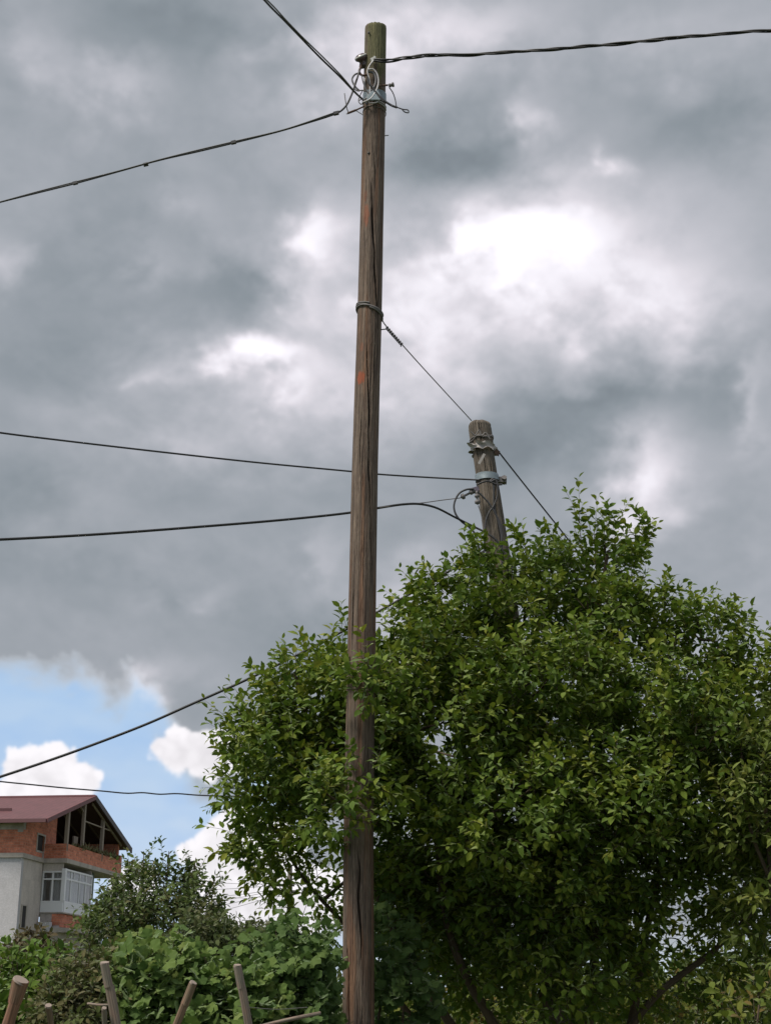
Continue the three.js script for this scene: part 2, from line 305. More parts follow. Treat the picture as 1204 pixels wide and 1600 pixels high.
{
  // spool insulator on a curled hook, left of the top
  const c = place(566, 95, POLE_AHEAD - 0.03), prof = [[0.001, -0.055], [0.024, -0.055], [0.038, -0.045], [0.042, -0.03], [0.034, -0.018], [0.027, -0.008], [0.03, 0.002], [0.046, 0.012], [0.05, 0.026], [0.042, 0.042], [0.024, 0.052], [0.001, 0.054]].map(([x, y]) => new THREE.Vector2(x, y));
  const ins = new THREE.LatheGeometry(prof, 24); ins.scale(1.3, 1.3, 1.3); ins.rotateX(0.55); ins.rotateZ(0.5); ins.translate(c.x, c.y, c.z);
  const insulator = part('insulator', ins, M.porcelain, pole, 'small brown porcelain spool insulator');
  const cap = new THREE.TorusGeometry(0.041, 0.009, 8, 24); cap.rotateX(Math.PI / 2); cap.translate(0, 0.032, 0); cap.scale(1.3, 1.3, 1.3); cap.rotateX(0.55); cap.rotateZ(0.5); cap.translate(c.x, c.y, c.z); part('tie_ring', cap, M.white, insulator);
  part('hook', tube(pts([[566, 96, 11.66], [563, 106, 11.64], [561, 112, 11.62], [566, 118, 11.6], [574, 116, 11.62]]), 0.012, 30, 7), M.rust, pole);
  const sc = place(583, 93, F - 0.01), clamp1 = new THREE.BoxGeometry(0.05, 0.035, 0.03); clamp1.rotateZ(0.6); clamp1.translate(sc.x, sc.y, sc.z); const c2 = new THREE.BoxGeometry(0.02, 0.07, 0.024); c2.rotateZ(-0.5); c2.translate(sc.x, sc.y, sc.z); part('line_clamp', [clamp1, c2], M.white, pole);
  part('wire_loop', tube(pts([[583, 95], [577, 103], [574, 112], [577, 124], [578, 138], [577, 150], [574, 157], [566, 160]], F - 0.02), 0.008, 50), M.paleWire, pole);
  part('wire_loop', tube(pts([[574, 109], [582, 108], [588, 114], [591, 124], [590, 135], [585, 146], [579, 154], [572, 158]], F - 0.03), 0.008, 50), M.paleWire, pole);
  part('wire_loop', tube(pts([[575, 112], [583, 114], [587, 122], [586, 132], [581, 142]], F - 0.012), 0.012, 40), M.greyCable, pole);
  part('wire_loop', tube(pts([[574, 120], [576, 130], [583, 138], [588, 146], [593, 153], [599, 159]], F - 0.03), 0.009, 40), M.cable, pole);
  part('wire_loop', tube(pts([[563, 114], [555, 116], [550, 123], [552, 131], [557, 138], [562, 142]], 11.62), 0.009, 40), M.greyCable, pole);
  part('wire_loop', tube(pts([[562, 110], [559, 118], [555, 128], [553, 137], [558, 142], [566, 141], [572, 143], [579, 146]], 11.57), 0.006, 40), M.dull, pole);
  part('wire_loop', tube(pts([[566, 142], [562, 150], [560, 158], [564, 163], [567, 160], [565, 155], [561, 157]], 11.58), 0.005, 40), M.dull, pole);
  part('wire_loop', tube(pts([[565, 118], [567, 128], [572, 140], [578, 150], [583, 158]], F - 0.025), 0.007, 30), M.greyCable, pole);
  part('wire_loop', tube(pts([[570, 122], [569, 130], [571, 138], [576, 150], [576, 160], [588, 160], [594, 152], [588, 148], [580, 158]], F - 0.02), 0.006, 50), M.paleWire, pole);
  // galvanised strap with its plate, and windings under it
  const band = (py, hh, extra, m, name) => { const y = yOf(py), p = axisAt(y), g = new THREE.CylinderGeometry(poleR(y) + extra, poleR(y) + extra, hh, 40, 1, true); const g2 = new THREE.CylinderGeometry(poleR(y) + extra - 0.004, poleR(y) + extra - 0.004, hh, 40, 1, true); g.rotateX(0.12); g2.rotateX(0.12); g.translate(p.x, y, p.z); g2.translate(p.x, y, p.z); return part(name, [g, g2], m, pole); };
  band(154, 0.085, 0.007, M.zinc, 'strap');
  const pp = place(585, 150, F - 0.02), tri = new THREE.Shape(); tri.moveTo(-0.075, -0.05); tri.lineTo(0.075, -0.05); tri.lineTo(0.03, 0.055); tri.lineTo(-0.01, 0.06); tri.lineTo(-0.05, 0.02); tri.closePath();
  const plate = new THREE.ExtrudeGeometry(tri, { depth: 0.012, bevelSize: 0.003, bevelThickness: 0.003, bevelSegments: 1 }); plate.translate(pp.x, pp.y, pp.z); part('plate', plate, M.zinc, pole);
  part('wire_winding', hoop(167, 0.006, -0.012, 0.0065, 2, 1, -0.03), M.paleWire, pole);
  part('wire_winding', hoop(178, 0.004, 0.004, 0.004, 1, 5), M.dull, pole);
  part('wire_winding', hoop(492, 0.008, 0.012, 0.0085, 3, 8, -0.035), M.dull, pole);
  // the rod with a knob, right, with its tail
  part('side_pin', rod(place(592, 134, F), place(606, 133, F), 0.009), M.rust, pole);
  const kn = place(611, 133, F), knob = new THREE.LatheGeometry([[0.001, -0.025], [0.018, -0.025], [0.02, -0.012], [0.014, 0], [0.024, 0.014], [0.022, 0.026], [0.001, 0.028]].map(([x, y]) => new THREE.Vector2(x, y)), 14); knob.rotateZ(-1.3); knob.translate(kn.x, kn.y, kn.z); part('knob', knob, M.dull, pole);
  part('tail_wire', tube(pts([[608, 137], [613, 144], [617, 155], [619, 167]]), 0.0055, 24), M.cable, pole);
  part('eye_rod', [tube(pts([[583, 140], [592, 150], [601, 158], [612, 165], [620, 168]], F - 0.03), 0.011, 30), tube(pts([[618, 167], [630, 171], [637, 172], [638, 176], [632, 175], [628, 171]], F - 0.03), 0.006, 30)], M.cable, pole);
  part('side_rod', [rod(place(569, 166, F), place(556, 172, F), 0.008), rod(place(556, 172, F), place(543, 177, F), 0.011)], M.rust, pole);
  part('tail_wire', tube(pts([[538, 146], [540, 160], [542, 170], [544, 177], [541, 178]]), 0.005, 20), M.dull, pole);
  part('tail_wire', tube(pts([[555, 172], [561, 176], [566, 179], [569, 182]]), 0.004, 16), M.dull, pole);
  part('nail', rod(place(601, 212, POLE_AHEAD), place(607, 211.5, POLE_AHEAD), 0.005), M.steel, pole);
  const hole = place(576, 239, POLE_AHEAD - poleR(8.8) + 0.006), hg = new THREE.SphereGeometry(0.013, 10, 8); hg.scale(1, 1, 0.6); hg.translate(hole.x, hole.y, hole.z); part('hole_bead', hg, M.black, pole);  // black bead stands in for a knot hole, its dark is in the colour
  const hole2 = place(576, 51, POLE_AHEAD - 0.1), hg2 = new THREE.SphereGeometry(0.013, 10, 8); hg2.scale(0.8, 1.3, 0.6); hg2.translate(hole2.x, hole2.y, hole2.z); part('hole_bead', hg2, M.black, pole);  // second black bead drawn for a hole, dark by colour alone
}

// ------------------------------------------------------------------ the leaning stub pole behind
const STUB_AHEAD = 14.2;
const stubTop = place(749, 668, STUB_AHEAD), stubMid = place(777, 862, STUB_AHEAD - 0.1);
const stubDir = stubMid.clone().sub(stubTop).normalize(), stubLen = stubTop.y / -stubDir.y, stubBase = stubTop.clone().addScaledVector(stubDir, stubLen);
const stubAxis = (y) => stubBase.clone().addScaledVector(stubDir, -(y / stubTop.y) * stubLen);
const stubR = (y) => lerp(0.155, 0.112, clamp(y / stubTop.y)) + 0.012 * smooth(stubTop.y - 0.35, stubTop.y - 0.1, y);
const stubWood = poleWood(41, stubTop.y / 0.99, 0.8, { dark: [0.26, 0.235, 0.21], pale: [0.55, 0.51, 0.465], warm: [0.98, 0.97, 0.94] });
const stub = thing('utility_pole', 'short leaning grey pole with torn metal wrap, rising from the tree top', 'utility pole', stubBase);
part('shaft', woodPole(41, 0, stubTop.y, stubR, stubAxis, 120, 300, (y, a) => 0.02 * Math.pow(clamp(1 - Math.abs(fbm(Math.sin(a) * 5 + 3, y * 0.5, Math.cos(a) * 5, 2)) * 8), 2), 0.075), stubWood, stub);
const SF = STUB_AHEAD - 0.27;
function stubHoop(x, py, extra, wire, tilt, seed, turns = 1) {
  const y0 = place(x, py, STUB_AHEAD).y, list = [];
  for (let i = 0; i <= 28 * turns; i++) { const a = i / 28 * Math.PI * 2, yy = y0 + Math.cos(a) * tilt[0] + Math.sin(a) * tilt[1] + 0.02 * noise3(i * 0.3, seed, 1), c = stubAxis(yy), r = stubR(yy) + extra; list.push(V(c.x + Math.sin(a) * r, yy, c.z + Math.cos(a) * r)); }
  return tube(list, wire, 56 * turns, 5);
}
function wrapSheet(x, py, height, extra, seed, crumple, a0 = -Math.PI, a1 = Math.PI) {   // a thin metal sheet round the stub
  const y0 = place(x, py, STUB_AHEAD).y, n = 60, rows = 6, pos = [], uv = [], idx = [];
  for (const s of [0, 1]) for (let r = 0; r <= rows; r++) for (let i = 0; i <= n; i++) {
    const a = lerp(a0, a1, i / n), ragged = 1 + crumple * 8 * noise3(i * 0.35, seed + (r > rows / 2 ? 4 : 9), 2), yy = y0 + (r / rows - 0.5) * height * ragged, c = stubAxis(yy), rr = stubR(yy) + extra + crumple * (0.5 + noise3(i * 0.3, r * 0.5 + seed, 7)) * (0.3 + Math.abs(r / rows - 0.4)) - s * 0.004;
    pos.push(c.x + Math.sin(a) * rr, yy, c.z + Math.cos(a) * rr); uv.push(i / n, r / rows);
    if (r < rows && i < n) { const o = s * (rows + 1) * (n + 1) + r * (n + 1) + i; if (s) idx.push(o, o + n + 1, o + 1, o + 1, o + n + 1, o + n + 2); else idx.push(o, o + 1, o + n + 1, o + 1, o + n + 2, o + n + 1); }
  }
  const g = new THREE.BufferGeometry(); g.setAttribute('position', new THREE.Float32BufferAttribute(pos, 3)); g.setAttribute('uv', new THREE.Float32BufferAttribute(uv, 2)); g.setIndex(idx); g.computeVertexNormals(); return g;
}
const greyTape = mat(0.34, 0.32, 0.31, 0.7);
{
  part('wire_winding', stubHoop(751, 688, 0.004, 0.008, [0.0, 0.02], 2, 2), M.dull, stub);
  part('wire_winding', tube([[735, 674], [742, 680], [748, 672], [752, 681], [758, 676], [765, 686]].map(([x, y]) => place(x, y, SF + 0.02)), 0.007, 40), M.dull, stub);
  part('torn_wrap', wrapSheet(754, 703, 0.075, 0.012, 5, 0.05), greyTape, stub, 'crumpled grey metal wrap');
  const fl = place(776, 707, STUB_AHEAD - 0.05), flap = new THREE.BoxGeometry(0.07, 0.06, 0.006, 3, 3, 1); flap.rotateY(0.7); flap.rotateZ(-0.3); flap.translate(fl.x, fl.y, fl.z); part('wrap_flap', flap, M.rust, stub);
  const f2 = place(752, 717, SF + 0.01), strip = new THREE.BoxGeometry(0.028, 0.13, 0.006); strip.rotateZ(-0.5); strip.translate(f2.x, f2.y, f2.z); part('wrap_flap', strip, greyTape, stub);
  part('strap', wrapSheet(764, 750, 0.075, 0.012, 8, 0.002), M.zinc, stub);
  const b = place(787, 750, STUB_AHEAD - 0.06); const bolt = new THREE.CylinderGeometry(0.03, 0.03, 0.09, 6); bolt.rotateX(Math.PI / 2 - 0.4); bolt.translate(b.x, b.y, b.z); const lug = new THREE.BoxGeometry(0.13, 0.06, 0.03); lug.translate(b.x - 0.04, b.y, b.z + 0.01); const lug2 = new THREE.BoxGeometry(0.13, 0.055, 0.03); lug2.translate(b.x - 0.035, b.y, b.z - 0.05); part('strap_bolt', [bolt.toNonIndexed(), lug.toNonIndexed(), lug2.toNonIndexed()], M.dull, stub);
  // two strain insulators on the left
  for (const [x0, y0, x1, y1] of [[742, 766, 719, 778], [744, 768, 746, 789]]) {
    const a = place(x0, y0, SF), e = place(x1, y1, SF), d = e.clone().sub(a).normalize(), q = new THREE.Quaternion().setFromUnitVectors(V(0, 1, 0), d), L = a.distanceTo(e);
    const g = new THREE.LatheGeometry([[0.001, 0], [0.016, 0], [0.02, 0.02], [0.012, 0.03], [0.026, 0.045], [0.026, 0.06], [0.012, 0.07], [0.012, L - 0.05], [0.03, L - 0.045], [0.03, L - 0.02], [0.014, L - 0.01], [0.001, L]].map(([x, y]) => new THREE.Vector2(x, y)), 14);
    g.applyQuaternion(q); g.translate(a.x, a.y, a.z); part('insulator', g, M.dull, stub);
  }
  const br = place(741, 766, SF + 0.02), bk = new THREE.BoxGeometry(0.09, 0.05, 0.06); bk.rotateZ(0.3); bk.translate(br.x, br.y, br.z); part('bracket', bk, mat(0.12, 0.10, 0.14, 0.6), stub);
  const L = (list, r, ahead, m = M.cable) => part('hanging_cable', tube(list.map(([x, y, d]) => place(x, y, d ?? ahead)), r, 70), m, stub);
  L([[740, 764], [728, 765], [717, 771], [710, 784], [709, 795], [713, 806], [722, 816], [732, 823], [741, 833], [746, 845], [747, 858], [744, 868]], 0.011, SF - 0.02);
  L([[764, 753], [770, 748], [771, 760], [771, 785], [773, 800], [779, 818], [783, 840], [784, 870], [784, 900]], 0.011, SF);
  L([[766, 753], [774, 750], [777, 770], [771, 790], [764, 800], [759, 812], [757, 830], [756, 870], [756, 900]], 0.010, SF - 0.01);
  L([[746, 768], [754, 776], [763, 786], [772, 800], [780, 816], [784, 835], [781, 862]], 0.010, SF - 0.01);
  L([[747, 790], [751, 803], [754, 816], [757, 830], [764, 850]], 0.006, SF, M.dull);
  L([[744, 758], [752, 754], [762, 752], [776, 757], [784, 757]], 0.010, SF - 0.01);
}

// ------------------------------------------------------------------ cables
const wire = (name, label, list, r, m, category = 'cable', seg = 120) => single(name, tube(list.map(([x, y, d]) => place(x, y, d)), r, seg, 6), m, label, category);
{
  // three black strands twisted together, off to the right
  const curve = new THREE.CatmullRomCurve3([[584, 94, 11.52], [598, 95, 11.5], [612, 94, 11.5], [640, 89.5, 11.45], [680, 86.5, 11.4], [730, 86, 11.35], [790, 82, 11.25], [860, 77, 11.1], [940, 70.5, 11], [1040, 61, 10.8], [1120, 53.5, 10.65], [1204, 48, 10.5], [1420, 36, 10.1], [1700, 27, 9.6]].map(([x, y, d]) => place(x, y, d)), false, 'centripetal');
  const strands = [], n = 520, len = curve.getLength(), fr = curve.computeFrenetFrames(n, false);
  for (let s = 0; s < 3; s++) {
    const list = [];
    for (let i = 0; i <= n; i++) { const p = curve.getPointAt(i / n), a = i / n * len / 0.75 * Math.PI * 2 + s * 2.094 + 0.8 * noise3(i * 0.02, s * 7, 4), rr = 0.0105 + 0.004 * noise3(i * 0.045, 3, s * 5); list.push(V(p.x, p.y + Math.cos(a) * rr, p.z + Math.sin(a) * rr)); }
    strands.push(new THREE.TubeGeometry(new THREE.CatmullRomCurve3(list), n, s === 2 ? 0.0075 : 0.0095, 6));
  }
  const bundle = thing('twisted_cable', 'thick twisted black cable running off right from the tall pole top', 'cable', V(place(584, 94, 11.52).x, place(584, 94, 11.52).y, -11.52));
  for (const s of strands) part('strand', s, M.black, bundle);
  const pair = thing('overhead_cable', 'paired dark cable rising from the tall pole top to the upper left', 'cable', place(574, 162, F));
  const run = [[574, 163, F], [567, 156, F + 0.02], [556, 146, 11.5], [530, 119, 11.2], [500, 90, 10.9], [470, 59, 10.6], [445, 33, 10.3], [425, 13, 10], [405, -8, 9.7], [330, -80, 9]];
  part('strand', tube(run.map(([x, y, d]) => place(x, y, d)), 0.009, 120), M.cable, pair); part('strand', tube(run.map(([x, y, d], i) => place(x + (i > 2 ? 2.4 + 1.2 * Math.sin(i * 2) : 0), y - (i > 2 ? 1.6 : 1), d - 0.01)), 0.0065, 120), M.greyCable, pair);
  const left = thing('overhead_cable', 'dark cable running left from a bend beside the tall pole top', 'cable', place(560, 113, F));
  const run2 = [[562, 108, 11.6], [558, 122, 11.58], [553, 137, 11.57], [547, 153, 11.56], [540, 166, 11.56], [530, 175, 11.58], [515, 181, 11.6], [480, 192, 11.7], [440, 204, 11.85], [370, 222, 12.1], [310, 236.5, 12.3], [250, 250, 12.5], [185, 268, 12.75], [120, 286, 13], [60, 301, 13.3], [0, 316, 13.6], [-90, 340, 14]];
  part('strand', tube(run2.map(([x, y, d]) => place(x, y, d)), 0.0095, 160), M.cable, left); part('strand', tube(run2.slice(5).map(([x, y, d], i) => place(x, y - 1.6 - Math.sin(i * 1.7), d - 0.01)), 0.006, 160), M.greyCable, left);
  const clip = (x, y, d) => { const p = place(x, y, d), g = new THREE.BoxGeometry(0.05, 0.03, 0.03); g.rotateZ(0.28); g.translate(p.x, p.y, p.z); part('cable_tie', g, M.cable, left); };
  clip(365, 222.5, 12.1); clip(228, 257, 12.6); clip(118, 286, 13); clip(525, 177, 11.58);
  wire('overhead_cable', 'thin cable passing behind the tall pole to the strap of the leaning pole', [[-90, 662, 11.3], [0, 676, 11.6], [100, 688.5, 12], [250, 706, 12.5], [400, 722.5, 13], [547, 736.5, 13.5], [592, 741, 13.7], [670, 746, 13.95], [748, 750, SF]], 0.0095, M.cable);
  wire('overhead_cable', 'black cable crossing mid height behind the tall pole and drooping onto the leaning pole', [[-90, 846, 11.3], [0, 843, 11.6], [150, 835, 12], [300, 824, 12.4], [450, 811.5, 12.9], [547, 801, 13.2], [592, 793.5, 13.4], [630, 788, 13.5], [655, 787.5, 13.6], [680, 793, 13.7], [710, 808, 13.85], [740, 823, 13.95], [760, 833, SF], [776, 845, SF - 0.02], [790, 870, SF - 0.02]], 0.0125, M.black);
  wire('messenger_wire', 'short thin wire joining the mid cable to the insulator of the leaning pole', [[592, 793, 13.38], [640, 787.5, 13.55], [665, 785, 13.65], [690, 781.5, 13.85], [719, 778, SF]], 0.005, M.dull, 'wire');
  wire('overhead_cable', 'dark cable slanting up from lower left, behind the tall pole, into the tree', [[-90, 1243, 13.2], [0, 1214, 13.3], [75, 1189, 13.4], [150, 1162, 13.5], [230, 1131, 13.6], [300, 1100, 13.7], [380, 1064.5, 13.8], [460, 1025.5, 13.9], [545, 981, 13.95], [590, 956, 14], [640, 928, 14.02], [700, 893, 14.05], [745, 868, 14.05], [772, 850, 14.08]], 0.0135, M.black);
  wire('overhead_cable', 'thin wavy cable just above the house roof, lowest of the cables', [[-90, 1210, 16], [0, 1221, 16.4], [50, 1226, 16.6], [100, 1231, 16.8], [160, 1236, 17], [200, 1239.5, 17.2], [222, 1238.5, 17.3], [250, 1241, 17.5], [275, 1240, 17.6], [310, 1242.5, 17.8], [365, 1244, 18], [480, 1243, 18.6], [700, 1236, 19.6]], 0.0085, M.cable);
  const guy = thing('guy_wire', 'thin stay wire slanting down right from the tall pole winding past the leaning pole', 'wire', place(597, 500, 11.6));
  part('strand', tube([[596, 497, 11.64], [599, 504, 11.75], [640, 552, 12.6], [690, 607, 13.5], [736, 657, 14.4]].map(([x, y, d]) => place(x, y, d)), 0.0055, 60), M.dull, guy);
  const tw = []; for (let i = 0; i <= 60; i++) { const t = i / 60, p = place(lerp(604, 628, t), lerp(512, 539, t), lerp(11.9, 12.35, t)); tw.push(V(p.x + 0.013 * Math.cos(i * 0.9), p.y + 0.013 * Math.sin(i * 0.9), p.z)); }
  part('twist', tube([place(596, 515, 11.66), place(603, 514, 11.8), ...tw, place(626, 541, 12.3)], 0.006, 160), M.cable, guy);
  wire('guy_wire', 'stay wire leaving the leaning pole wrap down right into the tree top', [[772, 697, 14.3], [781, 709, 14.35], [825, 765, 14.7], [872, 824, 15.1], [960, 935, 15.8], [1100, 1110, 17]], 0.0085, M.cable, 'wire');
}

// ------------------------------------------------------------------ the house: t runs along its ridge to the right, s runs back from its front
const HB = V(0.994, 0, 0.108), HA = V(0.108, 0, -0.994), HO = place(34, 1340, 60).setY(0);
const hp = (t, s, y) => V(HO.x + HB.x * t + HA.x * s, y, HO.z + HB.z * t + HA.z * s);
const hBasis = new THREE.Matrix4().makeBasis(HB, V(0, 1, 0), HA.clone().negate());
const hy = (px, py, ahead) => place(px, py, ahead).y;
function hbox(t0, t1, s0, s1, y0, y1) {                                        // a block with uv in metres
  const g = new THREE.BoxGeometry(t1 - t0, y1 - y0, s1 - s0), p = g.attributes.position, n = g.attributes.normal, uv = g.attributes.uv;
  g.translate((t0 + t1) / 2, (y0 + y1) / 2, -(s0 + s1) / 2);
  for (let i = 0; i < p.count; i++) { const x = p.getX(i), y = p.getY(i), z = p.getZ(i); if (Math.abs(n.getX(i)) > 0.5) uv.setXY(i, z, y); else if (Math.abs(n.getY(i)) > 0.5) uv.setXY(i, x, z); else uv.setXY(i, x, y); }
  g.applyMatrix4(hBasis); g.translate(HO.x, 0, HO.z); return g;
}
function hprism(outline, t0, t1) {                                              // outline in (s, y), carried from t0 to t1
  const sh = new THREE.Shape(outline.map(([s, y]) => new THREE.Vector2(s, y))), g = new THREE.ExtrudeGeometry(sh, { depth: t1 - t0, bevelEnabled: false });
  const m = new THREE.Matrix4().makeBasis(HA, V(0, 1, 0), HB); g.applyMatrix4(m); const o = hp(t0, 0, 0); g.translate(o.x, 0, o.z); return g;
}
const plaster = (seed, r, g, b, amount) => {
  const t = dataTexture(512, 512, (u, v) => { const X = Math.cos(u * 6.283) * 3, Y = Math.sin(u * 6.283) * 3, k = 1 + amount * (fbm(X + seed, Y, v * 9, 5) + 0.7 * fbm(X * 0.6, Y * 0.6 + seed, v * 2.2, 3)) + 0.05 * noise3(u * 200, v * 200, seed); return [r * k, g * k, b * k]; }, true);
  t.repeat.set(0.16, 0.16); return new THREE.MeshStandardMaterial({ map: t, roughness: 0.95 });
};
const brickTex = (() => {
  const bw = 0.25, bh = 0.11, tile = 2.2;                                        // courses too far off to be told apart
  return dataTexture(512, 512, (u, v) => {
    const x = u * 2.0, y = v * tile, row = Math.floor(y / bh), xo = x + (row % 2) * bw / 2, col = ((Math.floor(xo / bw) % 8) + 8) % 8, fx = xo / bw - Math.floor(xo / bw), fy = y / bh - row;
    const h = hsh(col, row, 4), m = Math.max(smooth(0.05, 0.02, fx), smooth(0.96, 0.99, fx), smooth(0.12, 0.05, fy), smooth(0.9, 0.97, fy)), n = fbm(u * 40, v * 40, 2, 3) + 0.9 * fbm(u * 7, v * 7, 8, 3);
    const c = [0.76 + 0.07 * h + 0.09 * n, 0.47 + 0.05 * h + 0.07 * n, 0.37 + 0.04 * h + 0.06 * n];
    return [lerp(c[0], 0.66, m * 0.65), lerp(c[1], 0.56, m * 0.65), lerp(c[2], 0.50, m * 0.65)];
  }, true);
})();
brickTex.repeat.set(1 / 2.0, 1 / 2.2);
const HM = {
  brick: new THREE.MeshStandardMaterial({ map: brickTex, roughness: 0.95 }), grey: plaster(4, 0.72, 0.715, 0.73, 0.06), beige: plaster(11, 0.735, 0.70, 0.675, 0.10), concrete: plaster(17, 0.66, 0.63, 0.60, 0.14),
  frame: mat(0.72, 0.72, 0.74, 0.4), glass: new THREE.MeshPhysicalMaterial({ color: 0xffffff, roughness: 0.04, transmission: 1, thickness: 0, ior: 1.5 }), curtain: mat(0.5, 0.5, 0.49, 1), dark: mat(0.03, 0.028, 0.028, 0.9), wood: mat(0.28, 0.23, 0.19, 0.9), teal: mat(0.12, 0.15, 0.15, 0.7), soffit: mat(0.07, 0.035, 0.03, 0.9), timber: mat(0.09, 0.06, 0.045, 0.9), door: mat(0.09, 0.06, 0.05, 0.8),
};
const roofTex = dataTexture(256, 256, (u, v) => { const rib = Math.pow(0.5 + 0.5 * Math.cos(u * Math.PI * 2 * 8), 8), step = smooth(0.92, 1, (v * 6) % 1), k = 1 + 0.1 * fbm(u * 8, v * 8, 3, 4) - 0.14 * rib - 0.12 * step; return [0.40 * k, 0.255 * k, 0.265 * k]; }, true);
roofTex.repeat.set(0.5, 0.45);
const roofMat = new THREE.MeshStandardMaterial({ map: roofTex, roughness: 0.55 });
{
  const house = thing('brick_house', 'unfinished brick and plaster house with red roof and open gable terrace, far left', 'house', HO.clone());
  const S1 = 2.65, S2 = 11.05, Y1 = 7.06, Y2 = 7.25, PT = 7.88, EAVE = 8.55, RIDGE = 10.32, SR = 5.65, E0 = -0.65, E1 = 11.95, TV = 1.18;
  const roofY = (s) => s < SR ? lerp(EAVE, RIDGE, (s - E0) / (SR - E0)) : lerp(RIDGE, EAVE, (s - SR) / (E1 - SR));
  // roof slopes with uv in metres, a soffit under them, verge boards and ridge
  const roof = part('roof', (() => {
    const gs = [];
    for (const [sa, sb] of [[E0, SR], [SR, E1]]) {
      const g = new THREE.BufferGeometry(), q = [hp(-14, sa, roofY(sa)), hp(TV, sa, roofY(sa)), hp(TV, sb, roofY(sb)), hp(-14, sb, roofY(sb))], lo = q.map((p) => p.clone().setY(p.y - 0.05)), L = Math.hypot(sb - sa, RIDGE - EAVE);
      const quad = (a, b, c, d) => [a, b, c, a, c, d], tri = [...quad(...q), ...quad(lo[3], lo[2], lo[1], lo[0]), ...quad(q[1], lo[1], lo[2], q[2]), ...quad(q[0], q[3], lo[3], lo[0]), ...quad(q[0], lo[0], lo[1], q[1]), ...quad(q[2], lo[2], lo[3], q[3])];
      g.setAttribute('position', new THREE.Float32BufferAttribute(tri.flatMap((p) => [p.x, p.y, p.z]), 3));
      g.setAttribute('uv', new THREE.Float32BufferAttribute(tri.flatMap((p) => { const k = q.includes(p) ? q.indexOf(p) : lo.indexOf(p); return [[0, 15.2, 15.2, 0][k], [0, 0, L, L][k]]; }), 2)); g.computeVertexNormals(); gs.push(g);
    }
    return gs;
  })(), roofMat, house);
  const strip = (s0, s1, up, down, t0, t1) => hprism([[s0, roofY(s0) + up], [s1, roofY(s1) + up], [s1, roofY(s1) - down], [s0, roofY(s0) - down]], t0, t1);
  part('verge_board', strip(E0, SR, 0.03, 0.16, TV + 0.004, TV + 0.06), mat(0.15, 0.05, 0.055, 0.6), roof); part('verge_board', strip(SR, E1, 0.03, 0.22, TV + 0.004, TV + 0.06), mat(0.07, 0.06, 0.065, 0.6), roof);
  part('gutter', hbox(-14, TV, E0 - 0.1, E0 - 0.004, EAVE - 0.14, EAVE + 0.01), mat(0.13, 0.06, 0.065, 0.5), roof);
  part('ridge_cap', hbox(-14, TV, SR - 0.12, SR + 0.12, RIDGE - 0.02, RIDGE + 0.05), mat(0.20, 0.09, 0.1, 0.6), roof);
  part('snow_guard', hbox(-14, -1.2, E0 + 2.2, E0 + 2.26, roofY(E0 + 2.2), roofY(E0 + 2.2) + 0.13), mat(0.09, 0.035, 0.04, 0.6), roof);
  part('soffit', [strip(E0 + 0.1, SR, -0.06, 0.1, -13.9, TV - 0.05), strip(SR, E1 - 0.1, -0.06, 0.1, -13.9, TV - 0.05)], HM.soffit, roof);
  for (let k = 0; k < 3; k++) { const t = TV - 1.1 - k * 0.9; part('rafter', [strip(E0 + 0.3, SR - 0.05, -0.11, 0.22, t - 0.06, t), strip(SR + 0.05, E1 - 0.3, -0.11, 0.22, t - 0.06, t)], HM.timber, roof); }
  // storeys
  part('wall', [hbox(-14, 0, 0, 0.3, 0, Y1 - 0.004)], HM.grey, house, 'pale grey plastered front wall');
  part('wall', [hbox(-0.3, 0.004, 0.304, S1 - 0.004, 0, Y1 - 0.004)], HM.beige, house, 'beige rough plastered side wall');
  part('corner_trim', hbox(-0.02, 0.03, -0.02, 0.06, 0, Y1 - 0.008), HM.grey, house);
  part('brick_wall', hbox(-14, 0, 0.02, 0.3, Y2, EAVE - 0.34), HM.brick, house);
  part('lintel', hbox(-14, -0.26, 0.0, 0.3, EAVE - 0.336, EAVE - 0.08), HM.concrete, house); part('lintel', hbox(-0.25, -0.02, -0.01, 0.3, EAVE - 0.45, EAVE + 0.06), HM.concrete, house);
  const wy0 = hy(66, 1329, 62), wy1 = hy(66, 1305, 62), ws0 = 1.75, ws1 = 2.62;
  part('brick_wall', [hprism([[0.304, Y2], [ws0, Y2], [ws0, roofY(ws0) - 0.1], [0.304, roofY(0.304) - 0.1]], -0.25, 0), hprism([[ws1, Y2], [4.1, Y2], [4.1, roofY(4.1) - 0.1], [ws1, roofY(ws1) - 0.1]], -0.25, 0), hprism([[ws0, Y2], [ws1, Y2], [ws1, wy0], [ws0, wy0]], -0.25, 0), hprism([[ws0, wy1], [ws1, wy1], [ws1, roofY(ws1) - 0.1], [ws0, roofY(ws0) - 0.1]], -0.25, 0)], HM.brick, house);
  part('window_opening', [hbox(-0.28, 0.02, ws0 - 0.1, ws0, wy0 - 0.08, wy1 + 0.08), hbox(-0.28, 0.02, ws1, ws1 + 0.1, wy0 - 0.08, wy1 + 0.08), hbox(-0.28, 0.02, ws0, ws1, wy1, wy1 + 0.08), hbox(-0.28, 0.02, ws0, ws1, wy0 - 0.08, wy0)], HM.concrete, house);
  part('dark_backing', [hbox(-1.8, -1.7, 0.8, 3.8, Y2, roofY(0.8) - 0.2), hbox(-1.7, -0.26, 3.9, 4.0, Y2, roofY(3.9) - 0.2)], HM.soffit, house);  // dark panels added behind the small window so its inside looks dark
  part('shade_board', hbox(-0.09, -0.07, ws0 + 0.004, ws1 - 0.004, wy0 + 0.004, wy1 - 0.004), HM.dark, house);  // added board, its near-black colour stands for the shade in the opening
  part('pier', hbox(-0.02, 0.025, S1 - 0.2, S1 - 0.01, Y2, wy0 - 0.09), HM.concrete, house);
